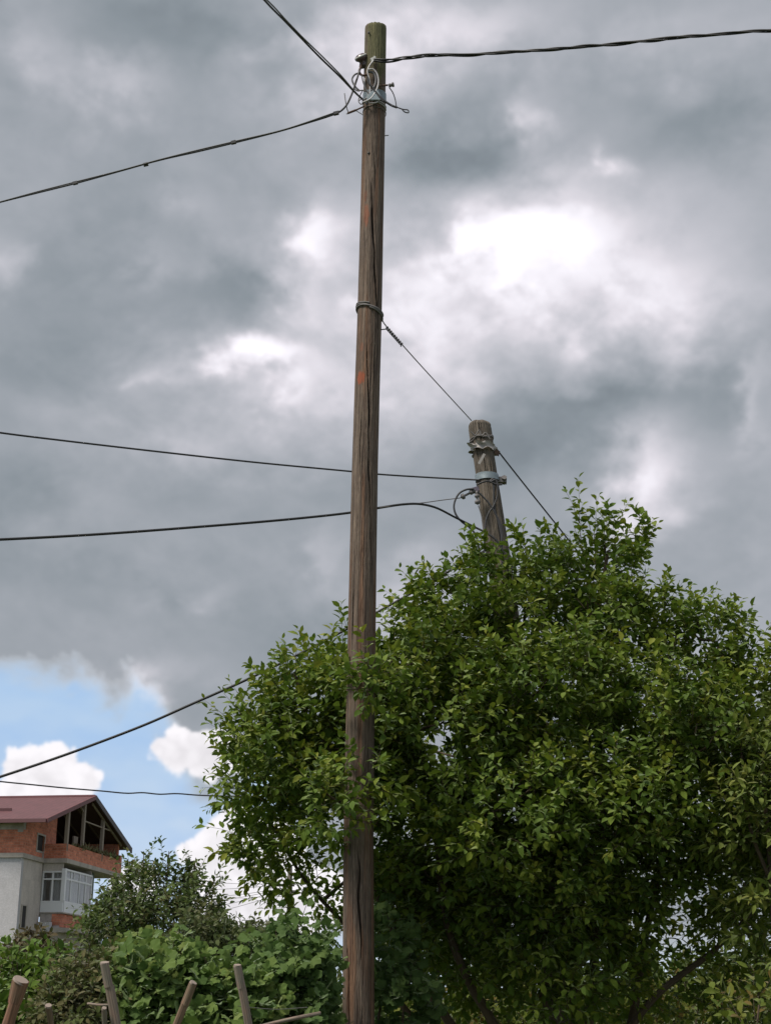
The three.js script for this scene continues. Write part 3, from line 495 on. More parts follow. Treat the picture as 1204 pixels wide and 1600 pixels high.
  part('floor_slab', [hbox(-14, 0.1, -0.1, 3, Y1, Y2 - 0.004), hbox(-10, 1.1, S1 - 0.1, S2 + 0.05, Y1 + 0.004, Y2)], HM.concrete, house);
  part('terrace_parapet', [hbox(0.004, 1.0, S1, S1 + 0.15, Y2 + 0.004, PT), hbox(0.85, 1.0, S1 + 0.154, S2, Y2 + 0.004, PT)], HM.brick, house);
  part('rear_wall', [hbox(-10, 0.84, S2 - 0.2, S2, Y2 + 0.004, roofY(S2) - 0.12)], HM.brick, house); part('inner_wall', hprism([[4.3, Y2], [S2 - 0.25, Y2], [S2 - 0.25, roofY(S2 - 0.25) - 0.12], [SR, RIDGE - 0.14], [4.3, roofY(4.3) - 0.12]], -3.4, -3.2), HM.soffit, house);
  part('corner_pier', hbox(0.8, 1.004, S2 - 0.3, S2 + 0.004, Y2, PT + 0.25), HM.brick, house);
  for (const [s, r] of [[S1 + 0.12, 0.1], [S1 + 2.34, 0.09], [S1 + 5.2, 0.1]]) part('post', hbox(0.86, 0.86 + r * 1.4, s - r, s + r, PT - 0.3, roofY(s) - 0.18), HM.wood, house);
  part('tie_beam', hbox(0.9, 0.96, S1 + 2.5, S1 + 6.6, 9.1, 9.15), HM.wood, house); part('brace', strip(6.0, E1 - 1.0, -0.16, 0.26, 0.93, 0.99), HM.wood, house);
  part('brace', hprism([[S1 + 2.3, 9.5], [S1 + 2.4, 9.4], [S1 + 1.5, 9.85], [S1 + 1.4, 9.85]], 0.88, 0.95), HM.wood, house);
  // washing line goods and boxes deep in the terrace
  part('terrace_cupboard', hbox(-1.6, -0.9, S1 + 2.9, S1 + 4.1, Y2, 8.6), HM.timber, house); part('terrace_chair', [hbox(0.05, 0.5, S1 + 3.6, S1 + 4.1, Y2, 8.15), hbox(0.05, 0.12, S1 + 3.55, S1 + 4.15, 8.15, 8.6)], HM.wood, house);
  // dry plants trailing over the parapet
  const r = rng(5), tuft = [];
  for (let k = 0; k < 420; k++) { const q = 0.5 + Math.pow(r(), 0.8) * 7.4, c = hp(0.92 + (r() - 0.4) * 0.28, S1 + q, PT - 0.02 + 0.02 * q), h = 0.1 + r() * r() * 0.4, d = V(r() - 0.4, r() * 1.4 - 0.35, r() - 0.5).normalize().multiplyScalar(h), w = V(r() - 0.5, r() - 0.5, r() - 0.5).multiplyScalar(0.09); tuft.push(c.x - w.x, c.y - w.y, c.z - w.z, c.x + w.x, c.y + w.y, c.z + w.z, c.x + d.x, c.y + d.y, c.z + d.z); }
  const tg = new THREE.BufferGeometry(); tg.setAttribute('position', new THREE.Float32BufferAttribute(tuft, 3)); tg.computeVertexNormals(); const tp = part('parapet_plants', tg, mat(0.15, 0.14, 0.07, 1), house); tp.userData.kind = 'stuff';
  // glazed bay
  const gy0 = hy(100, 1410, 62.6), gy1 = hy(100, 1357, 62.6), py0 = hy(100, 1425, 62.6), tr = lerp(gy0, gy1, 0.70), Q = S1 + 0.05, QE = S1 + 3.9;
  part('wall', [hbox(0.01, 0.9, Q, Q + 0.1, gy1 - 0.1, Y1 - 0.004)], HM.beige, house, 'beige band above the bay window');
  part('bay_panel', [hbox(0.01, 1.0, Q - 0.03, Q + 0.1, py0, gy0 - 0.004), hbox(0.9, 1.03, Q + 0.104, QE, py0, gy0 - 0.004)], HM.frame, house, 'white panel under the bay window');
  const bay = part('window', [hbox(0.01, 1.0, Q - 0.02, Q + 0.07, gy0, gy0 + 0.07), hbox(0.9, 1.02, Q + 0.074, QE, gy0, gy0 + 0.07)], HM.frame, house, 'white framed glazed bay');
  const fr = (name, ...b) => part(name, hbox(...b), HM.frame, bay);
  fr('frame', 0.01, 0.9, Q - 0.015, Q + 0.065, gy1 - 0.17, gy1 - 0.1); fr('frame', 0.95, 1.015, Q + 0.12, QE, gy1 - 0.07, gy1); fr('frame', 0.01, 0.88, Q - 0.01, Q + 0.06, tr - 0.05, tr + 0.02); fr('frame', 0.955, 1.012, Q + 0.14, QE, tr - 0.03, tr + 0.04);
  fr('frame', 0.01, 0.07, Q - 0.017, Q + 0.067, gy0 + 0.074, gy1 - 0.174); fr('frame', 0.44, 0.51, Q - 0.017, Q + 0.067, gy0 + 0.074, gy1 - 0.174); fr('corner_post', 0.87, 1.03, Q - 0.03, Q + 0.16, gy0 + 0.074, gy1 + 0.004);
  for (const s of [0.85, 1.25, 2.05, 2.9, 3.78]) fr('frame', 0.952, 1.017, Q + s, Q + s + (s === 1.25 ? 0.05 : 0.075), s === 1.25 ? tr + 0.044 : gy0 + 0.074, gy1 - 0.074);
  for (const [a, b] of [[0.07, 0.44], [0.51, 0.87]]) for (const [y0, y1] of [[gy0 + 0.07, tr - 0.05], [tr + 0.02, gy1 - 0.17]]) part('pane', hbox(a, b, Q + 0.03, Q + 0.034, y0, y1), HM.glass, bay);
  for (const [a, b] of [[0.16, 0.85], [0.92, 2.05], [2.12, 2.9], [2.97, 3.78]]) for (const [y0, y1] of [[gy0 + 0.07, tr - 0.03], [tr + 0.04, gy1 - 0.07]]) part('pane', hbox(0.98, 0.984, Q + a, Q + b, y0, y1), HM.glass, bay);
  const drape = (t0, t1, s0, s1) => { const g = new THREE.BufferGeometry(), n = 40, P = [], I = []; for (let i = 0; i <= n; i++) { const k = i / n, w = 0.03 * Math.sin(k * n * 1.1), a = hp(lerp(t0, t1, k) + (s1 > s0 ? w : 0), lerp(s0, s1, k) + (t1 > t0 ? w : 0), gy0 + 0.02), b = a.clone().setY(gy1 - 0.1); P.push(a.x, a.y, a.z, b.x, b.y, b.z); if (i < n) I.push(i * 2, i * 2 + 2, i * 2 + 1, i * 2 + 1, i * 2 + 2, i * 2 + 3); } g.setAttribute('position', new THREE.Float32BufferAttribute(P, 3)); g.setIndex(I); g.computeVertexNormals(); return g; };
  const cur = new THREE.MeshPhysicalMaterial({ color: new THREE.Color().setRGB(0.42, 0.43, 0.44), roughness: 1, transmission: 0.3, thickness: 0, side: THREE.DoubleSide });
  part('curtain', drape(0.3, 0.86, Q + 0.2, Q + 0.2), cur, bay); part('curtain', drape(0.02, 0.12, Q + 0.2, Q + 0.2), cur, bay); part('curtain', drape(0.8, 0.8, Q + 0.25, Q + 2.6), cur, bay); part('curtain', drape(0.8, 0.8, Q + 2.9, Q + 3.7), cur, bay);
  part('bay_room', [hbox(-3, 0.9, Q + 0.1, QE, py0 + 0.004, py0 + 0.1), hbox(-3, -2.9, Q + 0.1, QE, py0 + 0.1, Y1 - 0.01), hbox(-2.9, 0.96, QE - 0.06, QE - 0.004, py0 + 0.1, Y1 - 0.01)], HM.beige, house);
  part('shutter', hbox(0.55, 0.62, QE + 0.01, QE + 1.5, gy0 + 0.5, Y1 - 0.01), HM.teal, house, 'dark grey green shutter beside the bay');
  part('column', hbox(0.7, 0.95, S2 - 0.4, S2 - 0.1, 0, Y1), HM.concrete, house);
  // slit window
  const ly0 = hy(45, 1449, 60.6), ly1 = hy(45, 1415, 60.6);
  part('window', [hbox(-0.02, 0.035, 0.42, 0.52, ly0 - 0.05, ly1 + 0.05), hbox(-0.02, 0.035, 0.98, 1.1, ly0 - 0.05, ly1 + 0.05), hbox(-0.02, 0.035, 0.52, 0.98, ly1, ly1 + 0.05), hbox(-0.02, 0.035, 0.52, 0.98, ly0 - 0.05, ly0)], HM.concrete, house); part('pane', hbox(0.006, 0.012, 0.52, 0.98, ly0, ly1), HM.dark, house.children[house.children.length - 1]);
  // the storey below the bay
  part('wall', hbox(0.01, 0.9, Q + 0.03, S1 + 6, 0, py0 - 0.06), HM.beige, house, 'beige wall under the bay'); part('ledge', [hbox(0.005, 1.06, Q - 0.05, QE + 0.02, py0 - 0.056, py0 - 0.004)], HM.concrete, house);
  const by0 = hy(110, 1457, 62.4), by1 = hy(110, 1450, 62.4);
  part('exposed_brick', [hbox(0.55, 0.93, Q + 0.004, Q + 0.026, by1 + 0.12, py0 - 0.07), hbox(0.904, 0.93, Q + 0.03, Q + 3.4, by1 + 0.05, py0 - 0.07)], HM.brick, house, 'patch of bare brick where plaster is missing');
  part('balcony_slab', hbox(0.1, 1.75, S1 - 0.3, S1 + 5.4, by0, by1), HM.concrete, house); part('balcony_box', hbox(0.1, 0.62, S1 - 0.34, S1 - 0.05, by0 + 0.01, by1 + 0.24), HM.grey, house);
  const dy1 = hy(108, 1478, 63); const dw = part('window', [hbox(0.905, 0.95, S1 + 1.0, S1 + 1.1, dy1 - 1.5, dy1), hbox(0.905, 0.95, S1 + 2.2, S1 + 2.3, dy1 - 1.5, dy1), hbox(0.905, 0.95, S1 + 1.1, S1 + 2.2, dy1 - 0.09, dy1), hbox(0.905, 0.95, S1 + 1.62, S1 + 1.7, dy1 - 1.5, dy1 - 0.09)], HM.frame, house); part('pane', hbox(0.906, 0.92, S1 + 1.1, S1 + 2.2, dy1 - 1.5, dy1 - 0.09), HM.dark, dw);
  part('window', hbox(0.3, 0.55, Q + 0.01, Q + 0.028, dy1 - 1.0, dy1 + 0.2), HM.dark, house);
}

// ------------------------------------------------------------------ far pole and its lines
{
  const D = 85, b = place(453, 1557, D).setY(0), top = place(453, 1352, D);
  const far = thing('utility_pole', 'distant thin pole with crossarms, glimpsed between the big tree and the vines', 'utility pole', b);
  part('shaft', rod(b, top, 0.2, 0.14, 10), mat(0.16, 0.14, 0.12), far);
  for (const [x0, x1, y] of [[420, 462, 1393], [424, 460, 1383]]) part('crossarm', rod(place(x0, y, D), place(x1, y, D), 0.09, 0.09, 6), mat(0.1, 0.1, 0.1), far);
  const m = mat(0.2, 0.2, 0.21, 0.7);
  [[422, 1391, 300, 1402], [430, 1391, 300, 1412], [440, 1391, 300, 1423], [455, 1391, 300, 1434], [426, 1381, 300, 1375], [445, 1381, 300, 1390]].forEach(([x0, y0, x1, y1], i) => {
    const sag = [0, 0.33, 0.66, 1].map((k) => place(lerp(x0, x1, k), lerp(y0, y1, k) + 10 * k * (1 - k), lerp(D, 120, k)));
    single('power_line', tube(sag, 0.016, 30, 4), m, 'faint thin power line leaving the distant pole crossarms to the left', 'cable', 'far power lines');
  });
}

// ------------------------------------------------------------------ foliage
// leaf shapes: y along the leaf, z its upper face; [positions, triangles]
function leafShape(stations, fold, droop) {
  const P = [[0, 0, 0]], T = [];
  for (const [y, w] of stations) P.push([-w, y, -droop * y * y + fold * w], [0, y, -droop * y * y], [w, y, -droop * y * y + fold * w]);
  P.push([0, 1, -droop]); const n = stations.length, tip = P.length - 1;
  T.push(0, 2, 1, 0, 3, 2);
  for (let k = 0; k < n - 1; k++) { const a = 1 + k * 3, b = a + 3; T.push(a, a + 1, b, a + 1, b + 1, b, a + 1, a + 2, b + 1, a + 2, b + 2, b + 1); }
  const e = 1 + (n - 1) * 3; T.push(e, e + 1, tip, e + 1, e + 2, tip);
  return { P, T };
}
function lobedShape(cup) {                                                      // a vine leaf: five blunt lobes with teeth
  const P = [[0, 0.3, -0.02]], T = [], n = 22;
  for (let i = 0; i < n; i++) { const a = i / n * Math.PI * 2, lobe = 0.45 + 0.048 * Math.cos(5 * (a - Math.PI / 2)) + 0.03 * Math.sin(a) + (i % 2 ? 0.02 : -0.014), notch = Math.abs(a - Math.PI * 1.5) < 0.16 ? 0.5 : 1, r = lobe * notch; P.push([Math.cos(a) * r * 1.08, 0.42 + Math.sin(a) * r, cup * (r * r) * (0.6 + 0.4 * Math.cos(5 * a))]); }
  for (let i = 0; i < n; i++) T.push(0, 1 + i, 1 + (i + 1) % n);
  return { P, T };
}
function shapeGeo({ P, T }) { const g = new THREE.BufferGeometry(); g.setAttribute('position', new THREE.Float32BufferAttribute(P.flat(), 3)); g.setIndex(T); g.computeVertexNormals(); return g; }
const OVAL = [leafShape([[0.3, 0.25], [0.62, 0.255]], 0.35, 0.16), leafShape([[0.28, 0.22], [0.6, 0.25]], 0.15, 0.3), leafShape([[0.34, 0.28], [0.66, 0.24]], 0.55, 0.05)];
const NARROW = [leafShape([[0.3, 0.17], [0.65, 0.15]], 0.3, 0.2), leafShape([[0.3, 0.15], [0.6, 0.16]], 0.5, 0.05)];
const LOBED = [lobedShape(-0.5), lobedShape(0.3), lobedShape(-0.9)];
const X = V(1, 0, 0), UPV = V(0, 1, 0);
class Foliage {
  constructor(seed, o) { this.r = rng(seed); this.o = o; this.leaves = []; this.stems = []; }
  n() { return this.r() * 2 - 1; }
  leaf(p, dir, normal, size) {
    const x = dir.clone().cross(normal).normalize(), z = x.clone().cross(dir).normalize();
    this.leaves.push({ p, x, y: dir, z, s: size, shape: Math.floor(this.r() * this.o.shapes.length), tone: this.r(), c: 0 });
  }
  twig(p0, dir, len, count, size, upright = 0) {
    const { r } = this, bend = V(this.n(), this.n() * 0.5 - 0.25 + upright, this.n()).multiplyScalar(0.25), spin = r() * 6.28, list = [];
    const at = (t) => p0.clone().addScaledVector(dir, len * t).addScaledVector(bend, len * t * t);
    const side = Math.abs(dir.y) > 0.9 ? X : UPV, e1 = dir.clone().cross(side).normalize(), e2 = dir.clone().cross(e1);
    const tone = r();
    for (let i = 0; i < count; i++) {
      const t = count === 1 ? 1 : 0.1 + 0.9 * i / (count - 1), a = spin + i * 2.4, p = at(t);
      const d = dir.clone().multiplyScalar(0.45 + 0.5 * t * t).addScaledVector(e1, Math.cos(a) * 0.85).addScaledVector(e2, Math.sin(a) * 0.85); d.y += this.o.droop + upright * 0.5; d.x += this.n() * 0.25; d.y += this.n() * 0.25; d.z += this.n() * 0.25; d.normalize();
      const nm = V(this.n() * this.o.tumble, 1, this.n() * this.o.tumble + (this.o.face || 0)); nm.addScaledVector(d, -nm.dot(d)).normalize();
      this.leaf(p.clone().addScaledVector(d, 0.012), d, nm, size * (0.72 + 0.5 * r()) * (t > 0.93 ? 0.7 : 1)); this.leaves[this.leaves.length - 1].tone = clamp(0.55 * tone + 0.45 * r());
    }
    for (let k = 0; k < 3; k++) list.push(at(k / 2));
    this.stems.push(list);
  }
  // a lump of the crown: twigs start in its outer shell and grow outward and up
  lump(c, rx, ry, rz, twigs, len, count, size, o = {}) {
    for (let k = 0; k < twigs; k++) {
      const u = V(this.n(), this.n(), this.n()); if (u.lengthSq() > 1) { k--; continue; } u.normalize();
      const f = 0.35 + 0.6 * Math.sqrt(this.r()), p = V(c.x + u.x * rx * f, c.y + u.y * ry * f, c.z + u.z * rz * f);
      const gap = noise3(p.x * 1.9 + 7, p.y * 1.9, p.z * 1.9) + 0.5 * noise3(p.x * 4.3, p.y * 4.3 + 9, p.z * 4.3); if (gap < (o.gap ?? -0.42)) continue;
      const d = V(u.x * 0.8 + this.n() * 0.55, u.y * 0.6 + (o.up ?? 0.35) + this.n() * 0.45, u.z * 0.8 + this.n() * 0.55).normalize();
      this.twig(p, d, len * (0.6 + 0.8 * this.r()), Math.round(count * (0.7 + 0.6 * this.r())), size);
    }
  }
  build(owner, palette, opts = {}) {
    const base = owner.position, S = this.o.shapes, geos = S.map(shapeGeo), mats = palette.map((c) => leafMat(c)), L = this.leaves;
    const toneOf = (l) => Math.min(palette.length - 1, Math.floor(l.tone * palette.length));
    // the leaves that show largest: nearest in each small patch of the view
    const cells = new Map(), cosP = Math.cos(PITCH), sinP = Math.sin(PITCH);
    if (opts.single) for (const l of L) {
      const dx = l.p.x, dy = l.p.y - EYE, dz = -l.p.z, depth = dz * cosP + dy * sinP, vy = dy * cosP - dz * sinP; if (depth < 1) continue;
      const px = 602 + FPX * dx / depth, py = 800 - FPX * vy / depth; if (px < 4 || px > 1200 || py < 4 || py > 1596) continue;
      const key = Math.floor(px / opts.cell) * 1000 + Math.floor(py / opts.cell), had = cells.get(key); l.show = l.s / depth * (0.4 + Math.abs(l.z.z)); if (!had || depth < had.d) cells.set(key, { d: depth, l });
    }
    const chosen = new Set([...cells.values()].map((c) => c.l).sort((a, b) => b.show - a.show).slice(0, opts.single || 0)), m4 = new THREE.Matrix4();
    for (const l of chosen) {
      const m = new THREE.Mesh(geos[l.shape], mats[toneOf(l)]); m.name = 'leaf'; m4.makeBasis(l.x, l.y, l.z); m.quaternion.setFromRotationMatrix(m4); m.position.copy(l.p).sub(base); m.scale.setScalar(l.s); owner.add(m);
    }
    let nv = 0, ni = 0; for (const l of L) if (!chosen.has(l)) { nv += S[l.shape].P.length; ni += S[l.shape].T.length; }
    const pos = new Float32Array(nv * 3), nor = new Float32Array(nv * 3), col = new Float32Array(nv * 3), idx = new Uint32Array(ni); let v = 0, q = 0;
    const norms = geos.map((g) => g.attributes.normal.array);
    for (const l of L) {
      if (chosen.has(l)) continue;
      const { P, T } = S[l.shape], N = norms[l.shape], c = palette[toneOf(l)], k = 0.88 + 0.24 * ((l.tone * 37.7) % 1);
      for (let i = 0; i < T.length; i++) idx[q++] = v + T[i];
      for (let i = 0; i < P.length; i++, v++) {
        const [a, b, d] = P[i], o = v * 3, s = l.s, e = N[i * 3], f = N[i * 3 + 1], g = N[i * 3 + 2];
        pos[o] = l.p.x - base.x + (l.x.x * a + l.y.x * b + l.z.x * d) * s; pos[o + 1] = l.p.y - base.y + (l.x.y * a + l.y.y * b + l.z.y * d) * s; pos[o + 2] = l.p.z - base.z + (l.x.z * a + l.y.z * b + l.z.z * d) * s;
        nor[o] = l.x.x * e + l.y.x * f + l.z.x * g; nor[o + 1] = l.x.y * e + l.y.y * f + l.z.y * g; nor[o + 2] = l.x.z * e + l.y.z * f + l.z.z * g;
        col[o] = c[0] * k; col[o + 1] = c[1] * k; col[o + 2] = c[2] * k;
      }
    }
    const g = new THREE.BufferGeometry(); g.setAttribute('position', new THREE.BufferAttribute(pos, 3)); g.setAttribute('normal', new THREE.BufferAttribute(nor, 3)); g.setAttribute('color', new THREE.BufferAttribute(col, 3)); g.setIndex(new THREE.BufferAttribute(idx, 1));
    const crown = new THREE.Mesh(g, leafMat(null)); crown.name = opts.crown || 'crown'; crown.userData = { kind: 'stuff' }; owner.add(crown);
    // twigs: three-sided stems in one mesh
    const sp = [], si = [], w = opts.stem || 0.004;
    for (const list of this.stems) { const o = sp.length / 3; list.forEach((p, i) => { const ww = w * (1 - 0.35 * i); for (let k = 0; k < 3; k++) sp.push(p.x - base.x + Math.cos(k * 2.09) * ww, p.y - base.y + Math.sin(k * 2.09) * ww * 0.6, p.z - base.z + Math.sin(k * 2.09) * ww); }); for (let i = 0; i < list.length - 1; i++) for (let k = 0; k < 3; k++) { const a = o + i * 3 + k, b = o + i * 3 + (k + 1) % 3; si.push(a, b, a + 3, b, b + 3, a + 3); } }
    const tg = new THREE.BufferGeometry(); tg.setAttribute('position', new THREE.Float32BufferAttribute(sp, 3)); tg.setIndex(si); tg.computeVertexNormals();
    const tw = new THREE.Mesh(tg, barkMat); tw.name = 'twigs'; tw.userData = { kind: 'stuff' }; owner.add(tw);
  }
}
const leafMats = new Map();
function leafMat(c) {
  const key = c ? c.join() : 'vertex';
  if (!leafMats.has(key)) leafMats.set(key, new THREE.MeshPhysicalMaterial({ color: c ? new THREE.Color().setRGB(...c) : 0xffffff, vertexColors: !c, roughness: 0.78, transmission: 0.45, thickness: 0, ior: 1.3, specularIntensity: 0.6, side: THREE.DoubleSide }));
  return leafMats.get(key);
}
const barkTex = dataTexture(128, 512, (u, v) => { const a = u * 6.283, k = 0.5 + 0.5 * fbm(Math.cos(a) * 5, Math.sin(a) * 5, v * 12, 4, 0.6); return [lerp(0.24, 0.44, k), lerp(0.20, 0.38, k), lerp(0.16, 0.32, k)]; }, true); barkTex.repeat.set(1, 0.6);
const barkMat = new THREE.MeshStandardMaterial({ map: barkTex, bumpMap: barkTex, bumpScale: 0.01, roughness: 0.95 });
const m_px = (px, ahead) => px / FPX * ahead * 1.02;

// ---- the big tree round the poles
{
  const base = place(830, 1557, 13.3).setY(0);
  const tree = thing('leafy_tree', 'large dense green tree filling the lower right, growing around both poles', 'tree', base);
  const f = new Foliage(101, { shapes: OVAL, droop: -0.22, tumble: 0.75 });
  const S = 0.089;
  const lumps = [
    [425, 1190, 12.3, 80, 105], [415, 1315, 12.9, 62, 70], [495, 1095, 12.5, 95, 75], [470, 1180, 13.4, 90, 100], [540, 1190, 12.4, 90, 95], [515, 1265, 11.6, 50, 60], [590, 1080, 12.1, 70, 55], [640, 1045, 12.6, 100, 80], [650, 1030, 13, 70, 45], [690, 1010, 12.9, 80, 50], [820, 975, 12.8, 90, 55], [920, 980, 12.8, 90, 60],
    [725, 960, 13.2, 100, 75], [775, 905, 13.4, 75, 45], [870, 925, 13.2, 95, 70], [945, 885, 13.4, 55, 50], [990, 965, 13.2, 100, 70], [1095, 1020, 13, 95, 75], [1190, 1090, 12.9, 105, 90],
    [690, 1150, 12.4, 130, 115], [850, 1090, 12.5, 150, 125], [1020, 1140, 12.5, 140, 120], [640, 1280, 12.4, 95, 95], [790, 1280, 12, 145, 110], [950, 1280, 12.2, 140, 120], [1110, 1260, 12.6, 130, 125], [1200, 1300, 13.4, 110, 140],
    [670, 1390, 12.8, 85, 70], [840, 1400, 12.5, 130, 85], [1010, 1410, 12.9, 110, 85], [700, 1200, 14.3, 180, 160], [900, 1150, 14.6, 200, 190], [1090, 1220, 14.6, 180, 180], [880, 1370, 14.6, 220, 120], [1130, 1400, 14.4, 120, 80], [700, 1400, 14.3, 110, 110], [640, 1330, 14, 90, 110], [960, 1450, 14.8, 80, 60], [780, 1460, 14.8, 130, 60],
  ];
  for (const [x, y, D, rx, ry] of lumps) { const a = m_px(rx * 0.82, D), b = m_px(ry * 0.74, D); f.lump(place(x, y, D), a, b, Math.max(0.45, Math.min(0.9, (a + b) * 0.65)), Math.round(rx * ry * 0.0165) + 14, 0.31, 14, S, { gap: D > 13.9 ? -0.15 : -0.42, up: 0.5 }); }
  for (const [x, y, D, rx, ry, n] of [[690, 1490, 13, 70, 55, 70], [760, 1490, 13.6, 70, 55, 70], [850, 1500, 12.7, 70, 55, 80], [940, 1500, 12.9, 70, 60, 80], [1020, 1540, 13.4, 60, 40, 34], [1160, 1490, 13.2, 60, 70, 80], [1180, 1560, 13, 60, 40, 40], [800, 1550, 14.5, 150, 50, 90], [960, 1540, 15, 80, 50, 60], [870, 1555, 12.5, 60, 45, 50], [1060, 1460, 12.9, 60, 45, 26], [640, 1430, 13.4, 40, 60, 60], [470, 1395, 12.9, 50, 40, 40], [700, 1450, 13.8, 60, 40, 50], [800, 1480, 12.5, 60, 50, 50], [740, 1550, 13.8, 50, 30, 34], [580, 1062, 11.35, 34, 26, 26], [575, 1215, 11.3, 40, 40, 26]]) { const a = m_px(rx, D), b = m_px(ry, D); f.lump(place(x, y, D), a, b, D < 11.5 ? 0.16 : 0.5, n, D < 11.5 ? 0.26 : 0.36, 12, S, { gap: -0.3 }); }
  // sprays that stand out of the outline
  for (const [x0, y0, x1, y1, D, n] of [[912, 890, 893, 758, 13.3, 15], [930, 890, 916, 790, 13.2, 13], [962, 890, 971, 764, 13.3, 17], [985, 900, 1004, 812, 13.4, 12], [1000, 890, 1021, 782, 13.3, 15], [945, 900, 940, 815, 13.5, 12], [900, 900, 868, 815, 13.4, 12], [1035, 980, 1041, 892, 13.2, 13], [1060, 990, 1075, 935, 13.2, 8], [1115, 1010, 1134, 944, 13.1, 11], [1170, 1020, 1195, 982, 13, 8],
    [485, 1050, 462, 980, 12.6, 11], [520, 1040, 508, 974, 12.6, 10], [536, 1010, 529, 940, 12.7, 10], [545, 1000, 541, 962, 12.8, 7], [470, 1085, 453, 1030, 12.5, 9], [385, 1140, 366, 1094, 12.3, 9], [425, 1110, 412, 1062, 12.4, 8], [645, 985, 655, 932, 12.8, 8], [615, 1000, 612, 950, 12.7, 7], [735, 905, 733, 838, 13.3, 10], [700, 920, 690, 885, 13.2, 7], [822, 890, 816, 818, 13.4, 11], [846, 890, 838, 822, 13.4, 9], [870, 895, 884, 828, 13.4, 9], [800, 890, 796, 850, 13.5, 7],
    [370, 1200, 338, 1172, 12.3, 8], [375, 1250, 338, 1255, 12.4, 9], [380, 1300, 352, 1325, 12.8, 9], [400, 1350, 385, 1385, 12.9, 9], [420, 1370, 425, 1405, 12.9, 8], [375, 1160, 348, 1140, 12.3, 8], [440, 1370, 460, 1420, 13, 9], [480, 1360, 490, 1430, 13.2, 9]]) {
    const a = place(x0, y0, D), b = place(x1, y1, D), d = b.clone().sub(a), len = d.length(); f.twig(a, d.normalize(), len, Math.round(n * 1.7), S * 1.12, y1 < y0 ? 0.25 : -0.3);
    if (y0 < 1000 && n > 10) for (let k = 0; k < 5; k++) f.twig(a.clone().lerp(b, 0.1 + 0.13 * k), V(f.n() * 0.7, 0.9, f.n() * 0.7).normalize(), 0.2 + 0.12 * f.r(), 8, S * 1.05, 0.2);
  }
  // a few sprigs hang in front of the tall pole
  for (const [x, y] of [[560, 1055], [575, 1075], [590, 1110], [545, 1195], [560, 1215], [575, 1230], [555, 1245], [570, 1265], [548, 1270], [590, 1200], [600, 1150], [535, 1230], [583, 1290]]) { const p = place(x, y, 11.2); f.twig(p, V(f.n() * 0.8, 0.1 + f.n() * 0.4, 0.5).normalize(), 0.28, 9, S); }
  const stems = [
    [[800, 1880, 13.3], [735, 1650, 13.2], [690, 1580, 13.1], [640, 1500, 13], [590, 1400, 12.9], [540, 1250, 12.6], [480, 1120, 12.5], [460, 1050, 12.5]],
    [[810, 1880, 13.3], [790, 1650, 13.1], [765, 1590, 13], [735, 1540, 12.9], [700, 1450, 12.9], [680, 1300, 12.8], [650, 1100, 12.7], [660, 1000, 12.8]],
    [[840, 1880, 13.4], [848, 1600, 13.5], [850, 1500, 13.5], [840, 1300, 13.4], [800, 1050, 13.4], [790, 900, 13.4]],
    [[860, 1880, 13.2], [920, 1600, 12.9], [928, 1500, 12.8], [935, 1400, 12.9], [940, 1200, 13.2], [930, 1000, 13.3], [950, 860, 13.3]],
    [[880, 1880, 13.4], [980, 1620, 13.4], [1010, 1450, 13.4], [1060, 1250, 13], [1090, 1150, 12.9], [1130, 1030, 12.9]],
    [[870, 1880, 13.3], [960, 1650, 13.1], [1020, 1560, 13], [1120, 1480, 13], [1190, 1400, 13.1], [1240, 1250, 13.1]],
    [[790, 1880, 13.6], [690, 1650, 13.6], [620, 1560, 13.5], [570, 1480, 13.4], [480, 1380, 13.2], [425, 1290, 12.9]],
  ];
  const all = [];
  stems.forEach((list, i) => { const P = list.map(([x, y, D]) => place(x, y, D)); P[0].y = 0; part('trunk', limb(P, [0.062, 0.058, 0.07, 0.05, 0.055, 0.05, 0.045][i], 0.012, 40, 9, i), barkMat, tree); const c = new THREE.CatmullRomCurve3(P, false, 'centripetal'); for (let k = 6; k <= 40; k++) all.push(c.getPointAt(k / 40)); });
  lumps.forEach(([x, y, D], i) => {
    const c = place(x, y - 20, D); let best = null, bd = 1e9; for (const p of all) { if (p.y > c.y - 0.15) continue; const d = p.distanceTo(c) + 0.4 * Math.abs(c.y - p.y - 0.6); if (d < bd) { bd = d; best = p; } }
    if (best) part('branch', limb([best, best.clone().lerp(c, 0.5).add(V(f.n() * 0.1, 0.08, f.n() * 0.1)), c, c.clone().add(c.clone().sub(best).multiplyScalar(0.35))], 0.022, 0.006, 14, 6, i + 20), barkMat, tree);
  });
  part('branch', limb([place(1060, 1210, 12.3), place(1085, 1180, 12.1), place(1105, 1165, 12), place(1120, 1140, 12)], 0.018, 0.007, 12, 6, 3), barkMat, tree); part('branch', limb([place(1050, 1200, 12.3), place(1082, 1182, 12.1), place(1085, 1150, 12), place(1088, 1130, 12)], 0.014, 0.006, 12, 6, 4), barkMat, tree);
  f.build(tree, [[0.078, 0.138, 0.020], [0.10, 0.168, 0.022], [0.125, 0.196, 0.024], [0.155, 0.222, 0.026], [0.19, 0.246, 0.028], [0.24, 0.27, 0.034]], { single: 300, cell: 15 });
}
